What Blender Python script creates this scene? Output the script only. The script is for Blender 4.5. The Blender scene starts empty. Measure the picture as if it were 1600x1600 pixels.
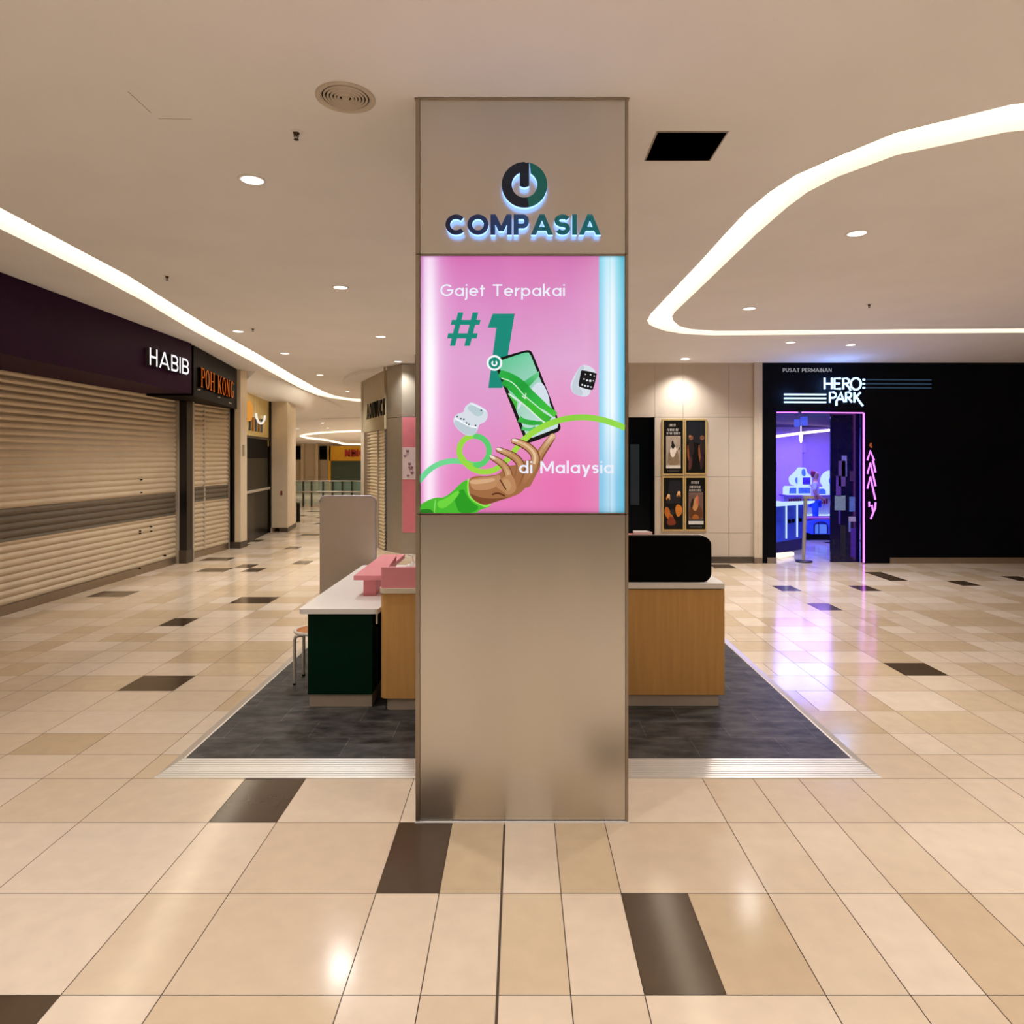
import bpy, bmesh, math, random
from mathutils import Vector, Matrix, geometry
random.seed(7)
C = bpy.context.scene
COL = C.collection

# ------------------------------------------------------------------ camera, world, exposure
F, CX, HY, EYE = 1060.0, 812.0, 716.0, 2.0
cam_d = bpy.data.cameras.new('camera'); cam = bpy.data.objects.new('camera', cam_d); COL.objects.link(cam)
cam_d.sensor_width = 36; cam_d.lens = F/1600*36
cam_d.shift_x = -(CX-800)/1600; cam_d.shift_y = (HY-800)/1600
cam.location = (0, 0, EYE); cam.rotation_euler = (math.pi/2, 0, 0)
cam_d.clip_end = 200
C.camera = cam
w = bpy.data.worlds.new('world'); C.world = w; w.use_nodes = True
WB = w.node_tree.nodes['Background']
WB.inputs[0].default_value = (1.0, 0.98, 0.95, 1); WB.inputs[1].default_value = 1.0
C.view_settings.view_transform = 'Standard'; C.view_settings.look = 'None'
C.view_settings.exposure = 0.0; C.view_settings.gamma = 1.0; C.view_settings.use_curve_mapping = False
DL_POWER = 208.0          # one downlight
COVE = 3.4               # led cove strength
WARM = (1.0, 0.80, 0.60)

# ------------------------------------------------------------------ maths helpers
def P(px, py, D): return Vector(((px-CX)/F*D, D, EYE-(py-HY)/F*D))
def FL(px, py):
    D = EYE*F/(py-HY); return Vector(((px-CX)/F*D, D, 0))
CZ = 3.98
def ceil_z(x, y):
    z = CZ
    if x > -1.0:
        k = min(1, (x+1)/2.0); s = min(1, max(0, (y-10.9)/2.0)); z -= 0.18*k*s
    if y > 24:
        s = min(1, (y-24)/6.0); z -= 0.10*s*(1 + 2.5*min(1, max(0, (-x-6)/4)))
    if y > 30:
        a = min(1, (y-30)/10); z = z*(1-a) + 2.86*a
    return z
def CE(px, py):
    D = 10.0
    for _ in range(60):
        x = (px-CX)/F*D
        D = 0.5*D + 0.5*(ceil_z(x, D)-EYE)*F/(HY-py)
    x = (px-CX)/F*D
    return Vector((x, D, ceil_z(x, D)))

def lin(c):
    c = c.lstrip('#'); v = [int(c[i:i+2], 16)/255 for i in (0, 2, 4)]
    return tuple((a/12.92 if a <= .04045 else ((a+.055)/1.055)**2.4) for a in v)
def mix(a, b, t): return tuple(a[i]*(1-t)+b[i]*t for i in range(3))

# ------------------------------------------------------------------ materials
MATS = {}
def pbr(name, color, rough=.5, metal=0, var=.06, scale=6, spec=.5, bump=0, aniso=0, stretch=None, coat=0, attr=False):
    if name in MATS: return MATS[name]
    m = bpy.data.materials.new(name); m.use_nodes = True; MATS[name] = m
    nt = m.node_tree; b = nt.nodes['Principled BSDF']
    col = lin(color) if isinstance(color, str) else color
    tc = nt.nodes.new('ShaderNodeTexCoord'); mp = nt.nodes.new('ShaderNodeMapping'); nz = nt.nodes.new('ShaderNodeTexNoise')
    nt.links.new(tc.outputs['Object'], mp.inputs[0]); nt.links.new(mp.outputs[0], nz.inputs['Vector'])
    if stretch: mp.inputs['Scale'].default_value = stretch
    nz.inputs['Scale'].default_value = scale; nz.inputs['Detail'].default_value = 5
    mr = nt.nodes.new('ShaderNodeMapRange'); mr.inputs['To Min'].default_value = 1-var; mr.inputs['To Max'].default_value = 1+var
    mr.inputs['From Min'].default_value = .25; mr.inputs['From Max'].default_value = .75
    nt.links.new(nz.outputs[0], mr.inputs[0])
    mx = nt.nodes.new('ShaderNodeVectorMath'); mx.operation = 'SCALE'
    if attr:
        at = nt.nodes.new('ShaderNodeAttribute'); at.attribute_name = 'col'; nt.links.new(at.outputs['Color'], mx.inputs[0])
    else: mx.inputs[0].default_value = col
    nt.links.new(mr.outputs[0], mx.inputs['Scale']); nt.links.new(mx.outputs[0], b.inputs['Base Color'])
    b.inputs['Roughness'].default_value = rough; b.inputs['Metallic'].default_value = metal
    b.inputs['Specular IOR Level'].default_value = spec
    if coat: b.inputs['Coat Weight'].default_value = coat; b.inputs['Coat Roughness'].default_value = .08
    if aniso: b.inputs['Anisotropic'].default_value = aniso
    if bump:
        bp = nt.nodes.new('ShaderNodeBump'); bp.inputs['Strength'].default_value = bump; bp.inputs['Distance'].default_value = .002
        nt.links.new(nz.outputs[0], bp.inputs['Height']); nt.links.new(bp.outputs[0], b.inputs['Normal'])
    return m
def emit(name, color, strength=1.0, attr=False):
    if name in MATS: return MATS[name]
    m = bpy.data.materials.new(name); m.use_nodes = True; MATS[name] = m
    nt = m.node_tree; b = nt.nodes['Principled BSDF']
    b.inputs['Base Color'].default_value = (.02, .02, .02, 1); b.inputs['Roughness'].default_value = .7; b.inputs['Specular IOR Level'].default_value = .0
    b.inputs['Emission Strength'].default_value = strength
    if attr:
        at = nt.nodes.new('ShaderNodeAttribute'); at.attribute_name = 'col'; nt.links.new(at.outputs['Color'], b.inputs['Emission Color'])
    else:
        b.inputs['Emission Color'].default_value = (*(lin(color) if isinstance(color, str) else color), 1)
    return m
def glass(name, color, alpha, rough=.03):
    if name in MATS: return MATS[name]
    m = bpy.data.materials.new(name); m.use_nodes = True; MATS[name] = m
    nt = m.node_tree; out = nt.nodes['Material Output']; b = nt.nodes['Principled BSDF']
    b.inputs['Base Color'].default_value = (*lin(color), 1); b.inputs['Roughness'].default_value = rough
    b.inputs['Alpha'].default_value = alpha
    return m

# ------------------------------------------------------------------ mesh builder
WL = {}
class MB:
    def __init__(s): s.v = []; s.f = []; s.m = []; s.c = []; s.cur = 0; s.col = (1, 1, 1); s.sm = []; s.smooth = False
    def add(s, vs, fs, cols=None):
        o = len(s.v); s.v += [Vector(a) for a in vs]
        for f in fs:
            s.f.append([o+i for i in f]); s.m.append(s.cur); s.sm.append(s.smooth)
            s.c.append([cols[i] for i in f] if cols else [s.col]*len(f))
    def box(s, x0, x1, y0, y1, z0, z1):
        v = [(x, y, z) for z in (z0, z1) for y in (y0, y1) for x in (x0, x1)]
        s.add(v, [(0, 2, 3, 1), (4, 5, 7, 6), (0, 1, 5, 4), (2, 6, 7, 3), (0, 4, 6, 2), (1, 3, 7, 5)]); return s
    def obox(s, a, b, th, z0, z1, side=1):
        """upright slab over the floor line a-b, thickness th to its left (side=1) or right"""
        a = Vector((a[0], a[1], 0)); b = Vector((b[0], b[1], 0)); d = (b-a).normalized(); n = Vector((-d.y, d.x, 0))*side*th
        v = [a, b, b+n, a+n]; s.prism([(p.x, p.y) for p in v], z0, z1); return s
    def prism(s, poly, z0, z1):
        A = sum(poly[i][0]*poly[(i+1) % len(poly)][1]-poly[(i+1) % len(poly)][0]*poly[i][1] for i in range(len(poly)))
        if A < 0: poly = poly[::-1]
        n = len(poly); v = [(x, y, z0) for x, y in poly]+[(x, y, z1) for x, y in poly]
        tris = geometry.tessellate_polygon([[Vector((x, y, 0)) for x, y in poly]])
        fs = []
        for t in tris:
            a, b, c = [Vector(poly[i]) for i in t]
            if (b-a).cross(c-a) < 0: t = (t[0], t[2], t[1])
            fs.append((t[2], t[1], t[0])); fs.append((t[0]+n, t[1]+n, t[2]+n))
        fs += [(i, (i+1) % n, (i+1) % n+n, i+n) for i in range(n)]
        s.add(v, fs); return s
    def plate(s, poly, fr, d0, d1, mats=None, cols=None):
        """polygon (u,v) on frame fr=(origin,U,V,N), extruded along N from d0 to d1; mats=(side,front)"""
        O, U, V, N = fr
        A = sum(poly[i][0]*poly[(i+1) % len(poly)][1]-poly[(i+1) % len(poly)][0]*poly[i][1] for i in range(len(poly)))
        if A < 0:
            poly = poly[::-1]
            if cols: cols = cols[::-1]
        n = len(poly)
        p0 = [O+U*u+V*v_+N*d0 for u, v_ in poly]; p1 = [O+U*u+V*v_+N*d1 for u, v_ in poly]
        tris = geometry.tessellate_polygon([[Vector((u, v_, 0)) for u, v_ in poly]])
        ff = []
        for t in tris:
            a, b, c = [Vector(poly[i]) for i in t]
            if (b-a).cross(c-a) < 0: t = (t[0], t[2], t[1])
            ff.append(t)
        if mats: s.cur = mats[1]
        s.add(p1, ff, cols)
        if d0 != d1:
            if mats: s.cur = mats[0]
            s.add(p0, [t[::-1] for t in ff]); s.add(p0+p1, [(i, (i+1) % n, (i+1) % n+n, i+n) for i in range(n)])
        return s
    def tube(s, pts, r, n=10, caps=True, closed=False):
        pts = [Vector(p) for p in pts]; rs = r if isinstance(r, (list, tuple)) else [r]*len(pts)
        m = len(pts); vs = []; up = None
        for i, p in enumerate(pts):
            if closed: t = (pts[(i+1) % m]-pts[i-1]).normalized()
            else: t = (pts[min(i+1, m-1)]-pts[max(i-1, 0)]).normalized()
            if up is None:
                up = Vector((0, 0, 1)) if abs(t.z) < .9 else Vector((1, 0, 0))
            x = up.cross(t); x.normalize(); y = t.cross(x); up = y
            for k in range(n):
                a = 2*math.pi*k/n; vs.append(p+(x*math.cos(a)+y*math.sin(a))*rs[i])
        fs = []
        for i in range(m if closed else m-1):
            j = (i+1) % m
            for k in range(n): fs.append((i*n+k, i*n+(k+1) % n, j*n+(k+1) % n, j*n+k))
        sm = s.smooth; s.smooth = True; o = s.cur
        s.add(vs, fs); s.smooth = sm
        if caps and not closed: s.add(vs[:n], [tuple(range(n))[::-1]]); s.add(vs[-n:], [tuple(range(n))])
        return s
    def lathe(s, prof, c, n=32, axis='z'):
        vs = []; 
        for r, h in prof:
            for k in range(n):
                a = 2*math.pi*k/n
                vs.append((c[0]+r*math.cos(a), c[1]+r*math.sin(a), c[2]+h) if axis == 'z' else (c[0]+r*math.cos(a), c[1]+h, c[2]+r*math.sin(a)))
        fs = []
        for i in range(len(prof)-1):
            for k in range(n): fs.append((i*n+k, i*n+(k+1) % n, (i+1)*n+(k+1) % n, (i+1)*n+k))
        sm = s.smooth; s.smooth = True; s.add(vs, fs); s.smooth = sm
        return s
    def build(s, name, mats, parent=None, bevel=0, origin=None, weld=True):
        if not isinstance(mats, (list, tuple)): mats = [mats]
        vs = s.v
        if parent is not None: loc = WL[parent]; 
        else:
            xs = [p.x for p in vs]; ys = [p.y for p in vs]; zs = [p.z for p in vs]
            loc = Vector(origin) if origin else Vector(((min(xs)+max(xs))/2, (min(ys)+max(ys))/2, min(zs)))
        me = bpy.data.meshes.new(name); me.from_pydata([p-loc for p in vs], [], s.f)
        for m in mats: me.materials.append(m)
        for i, p in enumerate(me.polygons): p.material_index = min(s.m[i], len(mats)-1); p.use_smooth = s.sm[i]
        ca = me.color_attributes.new('col', 'FLOAT_COLOR', 'CORNER')
        k = 0
        flat = []
        for cs in s.c:
            for c in cs: flat += [c[0], c[1], c[2], 1.0]
        ca.data.foreach_set('color', flat)
        me.validate(); me.update()
        o = bpy.data.objects.new(name, me); COL.objects.link(o)
        if parent is not None: o.parent = parent
        else: o.location = loc
        WL[o] = loc.copy()
        if bevel:
            bv = o.modifiers.new('bevel', 'BEVEL'); bv.width = bevel; bv.segments = 3; bv.limit_method = 'ANGLE'; bv.angle_limit = .7
        return o
def thing(name, loc, label, cat, group=None):
    o = bpy.data.objects.new(name, None); COL.objects.link(o); o.location = loc; WL[o] = Vector(loc)
    o['label'] = label; o['category'] = cat; o.empty_display_size = .1
    if group: o['group'] = group
    return o
def tag(o, label, cat, group=None):
    o['label'] = label; o['category'] = cat
    if group: o['group'] = group
    return o
def struct(o): o['kind'] = 'structure'; return o
def dup(root, loc, label, group=None):
    r = root.copy(); COL.objects.link(r); r.location = loc; r['label'] = label; WL[r] = Vector(loc)
    if group: r['group'] = group
    for ch in list(root.children):
        c = ch.copy(); COL.objects.link(c); c.parent = r
        for g in ch.children:
            d = g.copy(); COL.objects.link(d); d.parent = c
    return r
def lamp(kind, name, loc, power, color, parent=None, **kw):
    l = bpy.data.lights.new(name, kind); l.energy = power; l.color = color
    for k, v in kw.items(): setattr(l, k, v)
    o = bpy.data.objects.new(name, l); COL.objects.link(o)
    if parent is not None: o.parent = parent; o.location = Vector(loc)-WL[parent]
    else: o.location = loc
    return o

# ------------------------------------------------------------------ stroke lettering
def arc(cx, cy, rx, ry, a0, a1, n=14):
    return [(cx+rx*math.cos(math.radians(a0+(a1-a0)*i/n)), cy+ry*math.sin(math.radians(a0+(a1-a0)*i/n))) for i in range(n+1)]
def ribbon_polys(pts, wd, closed=False):
    """quads of a stroke of width wd (number or list) along pts"""
    n = len(pts); L = []; R = []
    for i in range(n):
        p = Vector(pts[i])
        if closed: a = Vector(pts[i-1]); b = Vector(pts[(i+1) % n])
        else: a = Vector(pts[max(i-1, 0)]); b = Vector(pts[min(i+1, n-1)])
        d0 = (p-a); d1 = (b-p)
        if d0.length < 1e-9: d0 = d1
        if d1.length < 1e-9: d1 = d0
        d0.normalize(); d1.normalize(); t = (d0+d1)
        if t.length < 1e-6: t = d0
        t.normalize(); nn = Vector((-t.y, t.x)); c = max(.4, nn.dot(Vector((-d0.y, d0.x))))
        h = (wd[i] if isinstance(wd, (list, tuple)) else wd)/2/c
        L.append(p+nn*h); R.append(p-nn*h)
    return L, R
def Dg(x0, y0, x1, y1, q): return ('P', [(x0, y0), (x0+q, y0), (x1+q, y1), (x1, y1)])
def glyph(ch, w):
    h = w/2; T = 1-h; X = .70; r = X/2-h
    if ch == 'A': q = w*1.08; return 1.04, [Dg(0, 0, .52-q/2, 1, q), Dg(1.04-q, 0, .52-q/2, 1, q), ('S', [(.24, .29), (.80, .29)], w*.85)]
    if ch == 'B': return .72, [('S', [(h, 0), (h, 1)]), ('S', [(0, T), (.42, T)]+arc(.42, .5+(T-.5)/2, .24, (T-.5)/2, 90, -90)[1:]+[(h, .5)]), ('S', [(h, .5), (.44, .5)]+arc(.44, (.5+h)/2, .28-h*.4, (.5-h)/2, 90, -90)[1:]+[(0, h)])]
    if ch == 'C': return .94, [('S', arc(.5, .5, .5-h, .5-h, 42, 318, 26))]
    if ch == 'E': return .62, [('S', [(h, 0), (h, 1)]), ('S', [(0, T), (.62, T)]), ('S', [(0, .5), (.56, .5)]), ('S', [(0, h), (.62, h)])]
    if ch == 'G': return .98, [('S', arc(.5, .5, .5-h, .5-h, 42, 360, 28)+[(.52, .5)])]
    if ch == 'H': return .74, [('S', [(h, 0), (h, 1)]), ('S', [(.74-h, 0), (.74-h, 1)]), ('S', [(h, .5), (.74-h, .5)])]
    if ch == 'I': return w, [('S', [(h, 0), (h, 1)])]
    if ch == 'K': return .74, [('S', [(h, 0), (h, 1)]), Dg(h, .38, .74-w*1.3, 1, w*1.3), Dg(.74-w*1.2, 0, .22, .55, w*1.2)]
    if ch == 'L': return .55, [('S', [(h, 0), (h, 1)]), ('S', [(0, h), (.55, h)])]
    if ch == 'M': return 1.0, [('S', [(h, 0), (h, 1)]), ('S', [(1-h, 0), (1-h, 1)]), Dg(.5-w*.55, .18, 0, 1, w*1.1), Dg(.5-w*.55, .18, 1-w*1.1, 1, w*1.1)]
    if ch == 'N': return .78, [('S', [(h, 0), (h, 1)]), ('S', [(.78-h, 0), (.78-h, 1)]), Dg(.78-w*1.15, 0, 0, 1, w*1.15)]
    if ch == 'O': return 1.0, [('C', arc(.5, .5, .5-h, .5-h, 0, 360, 32)[:-1])]
    if ch == 'P': return .72, [('S', [(h, 0), (h, 1)]), ('S', [(0, T), (.44, T)]+arc(.44, .66, .28-h, T-.66, 90, -90)[1:]+[(h, .66*2-T)])]
    if ch == 'R': return .74, [('S', [(h, 0), (h, 1)]), ('S', [(0, T), (.44, T)]+arc(.44, .68, .28-h, T-.68, 90, -90)[1:]+[(h, .68*2-T)]), Dg(.74-w*1.15, 0, .30, .40, w*1.15)]
    if ch == 'S': 
        rr = (1-w)/4
        return .72, [('S', arc(.36, .5+rr, .34-h*.6, rr, 25, 270, 18)+arc(.36, .5-rr, .36-h, rr, 90, -155, 18)[1:])]
    if ch == 'T': return .72, [('S', [(0, T), (.72, T)]), ('S', [(.36, 0), (.36, 1)])]
    if ch == 'U': return .76, [('S', [(h, 1)]+arc(.38, .38, .38-h, .38-h, 180, 360)+[(.76-h, 1)])]
    if ch == 'W': return 1.2, [Dg(.3-h, 0, 0, 1, w), Dg(.3-h, 0, .6-h, 1, w), Dg(.9-h, 0, .6-h, 1, w), Dg(.9-h, 0, 1.2-w, 1, w)]
    if ch == 'a': return X, [('C', arc(X/2, X/2, r, r, 0, 360, 24)[:-1]), ('S', [(X-h, 0), (X-h, X)])]
    if ch == 'd': return X, [('C', arc(X/2, X/2, r, r, 0, 360, 24)[:-1]), ('S', [(X-h, 0), (X-h, 1.04)])]
    if ch == 'p': return X, [('C', arc(X/2, X/2, r, r, 0, 360, 24)[:-1]), ('S', [(h, -.3), (h, X)])]
    if ch == 'e': return X, [('S', arc(X/2, X/2, r, r, -42, -360, 24)+[(h, X/2)])]
    if ch == 'i': return w, [('S', [(h, 0), (h, X)]), ('C', arc(h, .93, h*.55, h*.55, 0, 360, 8)[:-1], h*1.1)]
    if ch == 'j': return w, [('S', [(h, X), (h, -.14)]+arc(h-.14, -.14, .14, .14, 0, -90, 5)[1:]), ('C', arc(h, .93, h*.55, h*.55, 0, 360, 8)[:-1], h*1.1)]
    if ch == 'k': return .58, [('S', [(h, 0), (h, 1.04)]), Dg(h, .24, .58-w*1.35, X, w*1.35), Dg(.58-w*1.25, 0, .2, .4, w*1.25)]
    if ch == 'l': return w, [('S', [(h, 0), (h, 1.04)])]
    if ch == 'r': return .36, [('S', [(h, 0), (h, X)]), ('S', arc(.36, X-.28, .28-h*.0-h, .28-h, 175, 88, 8))]
    if ch == 's':
        rr = (X-w)/4
        return .46, [('S', arc(.23, X/2+rr, .22-h*.6, rr, 20, 270, 12)+arc(.23, X/2-rr, .23-h, rr, 90, -155, 12)[1:])]
    if ch == 't': return .38, [('S', [(.17, 0), (.17, .92)]), ('S', [(0, X-h), (.38, X-h)])]
    if ch == 'y': q = w*1.15; return .66, [Dg(.33-q/2, .02, 0, X, q), Dg(.12, -.3, .66-q, X, q)]
    return .34, []
def serif(ch):
    th, tn, sf = .15, .055, .05
    def stem(x): return [('P', [(x, 0), (x+th, 0), (x+th, 1), (x, 1)]), ('P', [(x-.07, 0), (x+th+.07, 0), (x+th+.07, sf), (x-.07, sf)]), ('P', [(x-.07, 1-sf), (x+th+.07, 1-sf), (x+th+.07, 1), (x-.07, 1)])]
    if ch == 'P': return .6, stem(.07)+[('S', [(.15, .97)]+arc(.33, .74, .2, .225, 90, -90, 12)+[(.15, .515)], [tn, tn, .07, .10, .12, .13, .14, .14, .14, .13, .12, .10, .07, tn, tn])]
    if ch == 'O':
        pts = arc(.31, .5, .24, .475, 0, 360, 28)[:-1]
        return .62, [('C', pts, [tn+.1*abs(math.cos(2*math.pi*i/28)) for i in range(28)])]
    if ch == 'H': return .76, stem(.07)+stem(.54)+[('S', [(.2, .5), (.56, .5)], tn)]
    if ch == 'K': return .72, stem(.07)+[('P', [(.2, .42), (.26, .36), (.62, .97), (.55, 1)]), ('P', [(.5, 0), (.72, 0), (.38, .6), (.27, .5)]), ('P', [(.48, 1-sf), (.72, 1-sf), (.72, 1), (.48, 1)])]
    if ch == 'N': return .76, [('P', [(.1, 0), (.16, 0), (.16, 1), (.1, 1)]), ('P', [(.6, 0), (.66, 0), (.66, 1), (.6, 1)]), ('P', [(.5, 0), (.66, 0), (.24, 1), (.06, 1)]), ('P', [(0, 0), (.28, 0), (.28, sf), (0, sf)]), ('P', [(.5, 1-sf), (.76, 1-sf), (.76, 1), (.5, 1)])]
    if ch == 'G':
        pts = arc(.33, .5, .25, .475, 45, 330, 24)
        return .66, [('S', pts, [tn+.1*abs(math.cos(math.radians(45+285*i/24))) for i in range(25)]), ('P', [(.45, 0.05), (.58, .05), (.58, .42), (.45, .42)]), ('P', [(.38, .40), (.66, .40), (.66, .45), (.38, .45)])]
    return .3, []
def put_glyph(mb, items, wd, fr, su, sv, u0, v0, d0, d1, mats=None, shear=0, cols=None):
    def tr(p): return (u0+(p[0]+shear*p[1])*su, v0+p[1]*sv)
    k = 0
    for it in items:
        k += 1; dd = d1+k*.00006*abs(d1-d0 if d1 != d0 else 1)
        if it[0] == 'P': mb.plate([tr(p) for p in it[1]], fr, d0, dd, mats)
        else:
            L, R = ribbon_polys(it[1], it[2] if len(it) > 2 else wd, it[0] == 'C')
            n = len(L); rng = range(n) if it[0] == 'C' else range(n-1)
            O, U, V, N = fr
            def q(p, d): a = tr(p); return O+U*a[0]+V*a[1]+N*d
            vs = [q(p, dd) for p in L]+[q(p, dd) for p in R]
            front = [(i, n+i, n+(i+1) % n, (i+1) % n) for i in rng]
            if mats: mb.cur = mats[1]
            mb.add(vs, front)
            if d0 != d1:
                if mats: mb.cur = mats[0]
                vb = [q(p, d0) for p in L]+[q(p, d0) for p in R]
                mb.add(vb+vs, [(i+2*n, (i+1) % n+2*n, (i+1) % n, i) for i in rng]+[(n+i, n+(i+1) % n, 3*n+(i+1) % n, 3*n+i) for i in rng])
                mb.add(vb, [f[::-1] for f in front])
                if it[0] != 'C':
                    mb.add([vb[0], vb[n], vs[n], vs[0]], [(0, 1, 2, 3)]); mb.add([vb[n-1], vb[2*n-1], vs[2*n-1], vs[n-1]], [(3, 2, 1, 0)])
def text_width(txt, w, gap, font=glyph):
    return sum((font(c, w) if font is glyph else font(c))[0]+gap for c in txt)-gap
def write(txt, w, gap, fr, width, height, d0, d1, sep=None, mats=None, mb=None, shear=0, font=glyph):
    """lettering fitted into width x height with its lower left at the frame origin; sep(mb,i,ch) called per letter"""
    tw = text_width(txt, w, gap, font); su = width/tw; u = 0
    for i, c in enumerate(txt):
        gw, items = (font(c, w) if font is glyph else font(c))
        m = mb if mb is not None else MB()
        put_glyph(m, items, w, fr, su, height, u*su, 0, d0, d1, mats, shear)
        if sep and items: sep(m, i, c)
        u += gw+gap

# ------------------------------------------------------------------ shared materials
M_ceil = pbr('ceiling_plaster', '#efeceb', .9, var=.03, scale=1.2)
M_alu = pbr('brushed_aluminium', '#d2cfc9', .29, 1, var=.04, scale=3, stretch=(1, 1, .2))
M_alu2 = pbr('aluminium_trim', '#a89c8e', .4, 1, var=.05)
M_ramp = pbr('ramp_aluminium', '#ece8e4', .35, .75, var=.05)
M_white = pbr('white_laminate', '#eae4e0', .3, var=.02)
M_cream = pbr('cream_laminate', '#d9ccb4', .4, var=.02)
M_pink = pbr('pink_laminate', '#e28c96', .45, var=.04)
M_green = pbr('dark_green_laminate', '#002416', .6, var=.1, spec=.08)
M_black = pbr('matt_black', '#010101', .6, var=.1, spec=.06)
M_blackg = pbr('gloss_black', '#040404', .25, var=.1, spec=.3)
M_wood = pbr('oak_veneer', '#cf9c58', .5, var=.10, scale=5, stretch=(6, 6, .35))
M_beige = pbr('beige_wall_paint', '#dccaaf', .6, var=.03)
M_panel = pbr('panel_laminate', '#c4b6a6', .45, var=.03, scale=2)
M_skirt = pbr('dark_skirting', '#4a4034', .5)
M_steel = pbr('stool_steel', '#cdc5bb', .35, .5)
M_plinth = pbr('plinth_metal', '#c8b8a6', .42, .35)
M_grout = pbr('grout', '#4a3b2c', .9)
M_cove = emit('led_diffuser', (1.0, .85, .63), COVE)
M_dl = emit('downlight_lens', (1, .93, .82), 3.2)

# ================================================================== STRUCTURE: floor
cream = [lin('#dac6b0'), lin('#d5c0a8'), lin('#ddcab6'), lin('#d2bca4')]
tan = [lin('#c6ae90'), lin('#cab294'), lin('#cfb89c')]
dark = [lin('#4a3a2c'), lin('#514132')]
rows = [-9.0]
while rows[-1] < 1.3: rows.append(rows[-1]+.6)
rows = [r for r in rows if r < 1.2]+[1.337, 1.937, 2.527, 3.118, 3.726, 4.235, 4.58, 4.93, 5.37, 5.83, 6.24, 6.63, 7.03, 7.4, 7.75, 8.08, 8.49]
while rows[-1] < 46: rows.append(rows[-1]+.43)
cols = [-3.46, -2.98, -2.42, -1.71, -1.335, -.66, -.37, -.083, .19, .466, 1.14, 1.455, 1.74, 2.07, 2.68, 2.97, 3.55, 3.95]
k = 0
while cols[-1] < 13: cols.append(cols[-1]+(.3, .6, .3, .3, .6)[k % 5]); k += 1
k = 0
while cols[0] > -14: cols.insert(0, cols[0]-(.55, .3, .6, .3, .5)[k % 5]); k += 1
DARKS = [(-.5, 3.4), (.6, 2.8), (-1.5, 4.0), (-1.9, 2.3), (-3.2, 6.0), (-4.3, 8.3), (-3.7, 9.6), (3.7, 6.5), (5.2, 10.5), (4.1, 9.2), (6.2, 11.6), (-5.0, 12.4), (-4.2, 13.2), (-5.0, 15.2), (-5.9, 9.9)]
CREAMS_NEAR = 6.2
def darkat(x0, x1, y0, y1): return any(x0 <= a < x1 and y0 <= b < y1 for a, b in DARKS)
mb = MB(); rnd = random.Random(3)
for j in range(len(rows)-1):
    y0, y1 = rows[j], rows[j+1]
    i = 0
    while i < len(cols)-1:
        x0, x1 = cols[i], cols[i+1]; i += 1
        segs = [(x0, x1)]
        if x1-x0 > .58 and (darkat(x0, x1, y0, y1) or (rnd.random() < .35 and y0 > 4.2)): segs = [(x0, x0+.304), (x0+.304, x1)]
        for a, b in segs:
            if darkat(a, b, y0, y1): c = rnd.choice(dark)
            else:
                q = rnd.random()
                if y0 > 9.5 and q < .036: c = rnd.choice(dark)
                elif q < (.16 if y0 < 4.2 else .32): c = rnd.choice(tan)
                else: c = rnd.choice(cream)
            if abs(a-.19) < .01 and abs(y0-3.118) < .01: c = tan[1]
            if -.083 <= a <= .19 and y0 == 2.527: c = tan[2] if a < 0 else cream[0]
            if abs(a+.66) < .01 and 2.5 < y0 < 3: c = cream[0]
            g = .0022
            mb.col = c
            mb.add([(a+g, y0+g, 0), (b-g, y0+g, 0), (b-g, y1-g, 0), (a+g, y1-g, 0)], [(0, 1, 2, 3)])
M_floor = pbr('polished_tile', '#ffffff', .13, var=.05, scale=9, spec=.5, attr=True)
mb.cur = 1
gx0, gx1, gy0, gy1 = cols[0], cols[-1], rows[0], rows[-1]
mb.add([(gx0, gy0, -.002), (gx1, gy0, -.002), (gx1, gy1, -.002), (gx0, gy1, -.002)], [(0, 1, 2, 3)])
mb.box(-.0885, -.0775, -2, 3.70, -.0015, .0006)      # movement joint
mb.f = mb.f; fl = mb.build('floor', [M_floor, M_grout], origin=(0, 0, 0)); struct(fl)

# ================================================================== STRUCTURE: ceiling with slots
OUT_R = [(2.29, 4.13), (2.08, 4.47), (1.93, 4.75), (1.86, 5.05), (1.82, 5.44), (1.815, 6.0), (1.82, 6.75), (1.81, 8.0), (1.80, 9.33), (1.83, 9.75), (1.92, 10.05), (2.07, 10.3), (2.27, 10.55), (2.6, 10.8), (3.12, 10.93), (4.5, 10.87), (5.97, 10.76), (8.2, 10.7), (9.0, 10.2), (9.2, 9.3), (9.2, 5.5), (8.7, 4.2), (7.5, 3.6), (5.2, 3.45), (3.6, 3.55), (2.75, 3.8)]
IN_R = [(2.46, 4.43), (2.23, 4.78), (2.14, 5.05), (2.11, 5.35), (2.09, 6.0), (2.095, 7.09), (2.10, 8.2), (2.10, 9.17), (2.13, 9.5), (2.22, 9.8), (2.38, 10.15), (2.62, 10.4), (3.05, 10.55), (4.4, 10.5), (5.78, 10.42), (8.0, 10.35), (8.6, 9.9), (8.8, 9.2), (8.8, 5.7), (8.4, 4.5), (7.4, 3.95), (5.2, 3.8), (3.75, 3.9), (2.95, 4.12)]
U_L = [(-3.95, -2.0), (-3.98, 2), (-4.05, 4.5), (-4.25, 7.36), (-4.43, 8.53), (-4.69, 10.3), (-4.97, 12.8), (-5.42, 16.3), (-5.72, 18.9), (-5.85, 20.4), (-5.85, 21.5), (-5.6, 22.4), (-5.2, 22.75), (-3.5, 23.0)]
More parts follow.
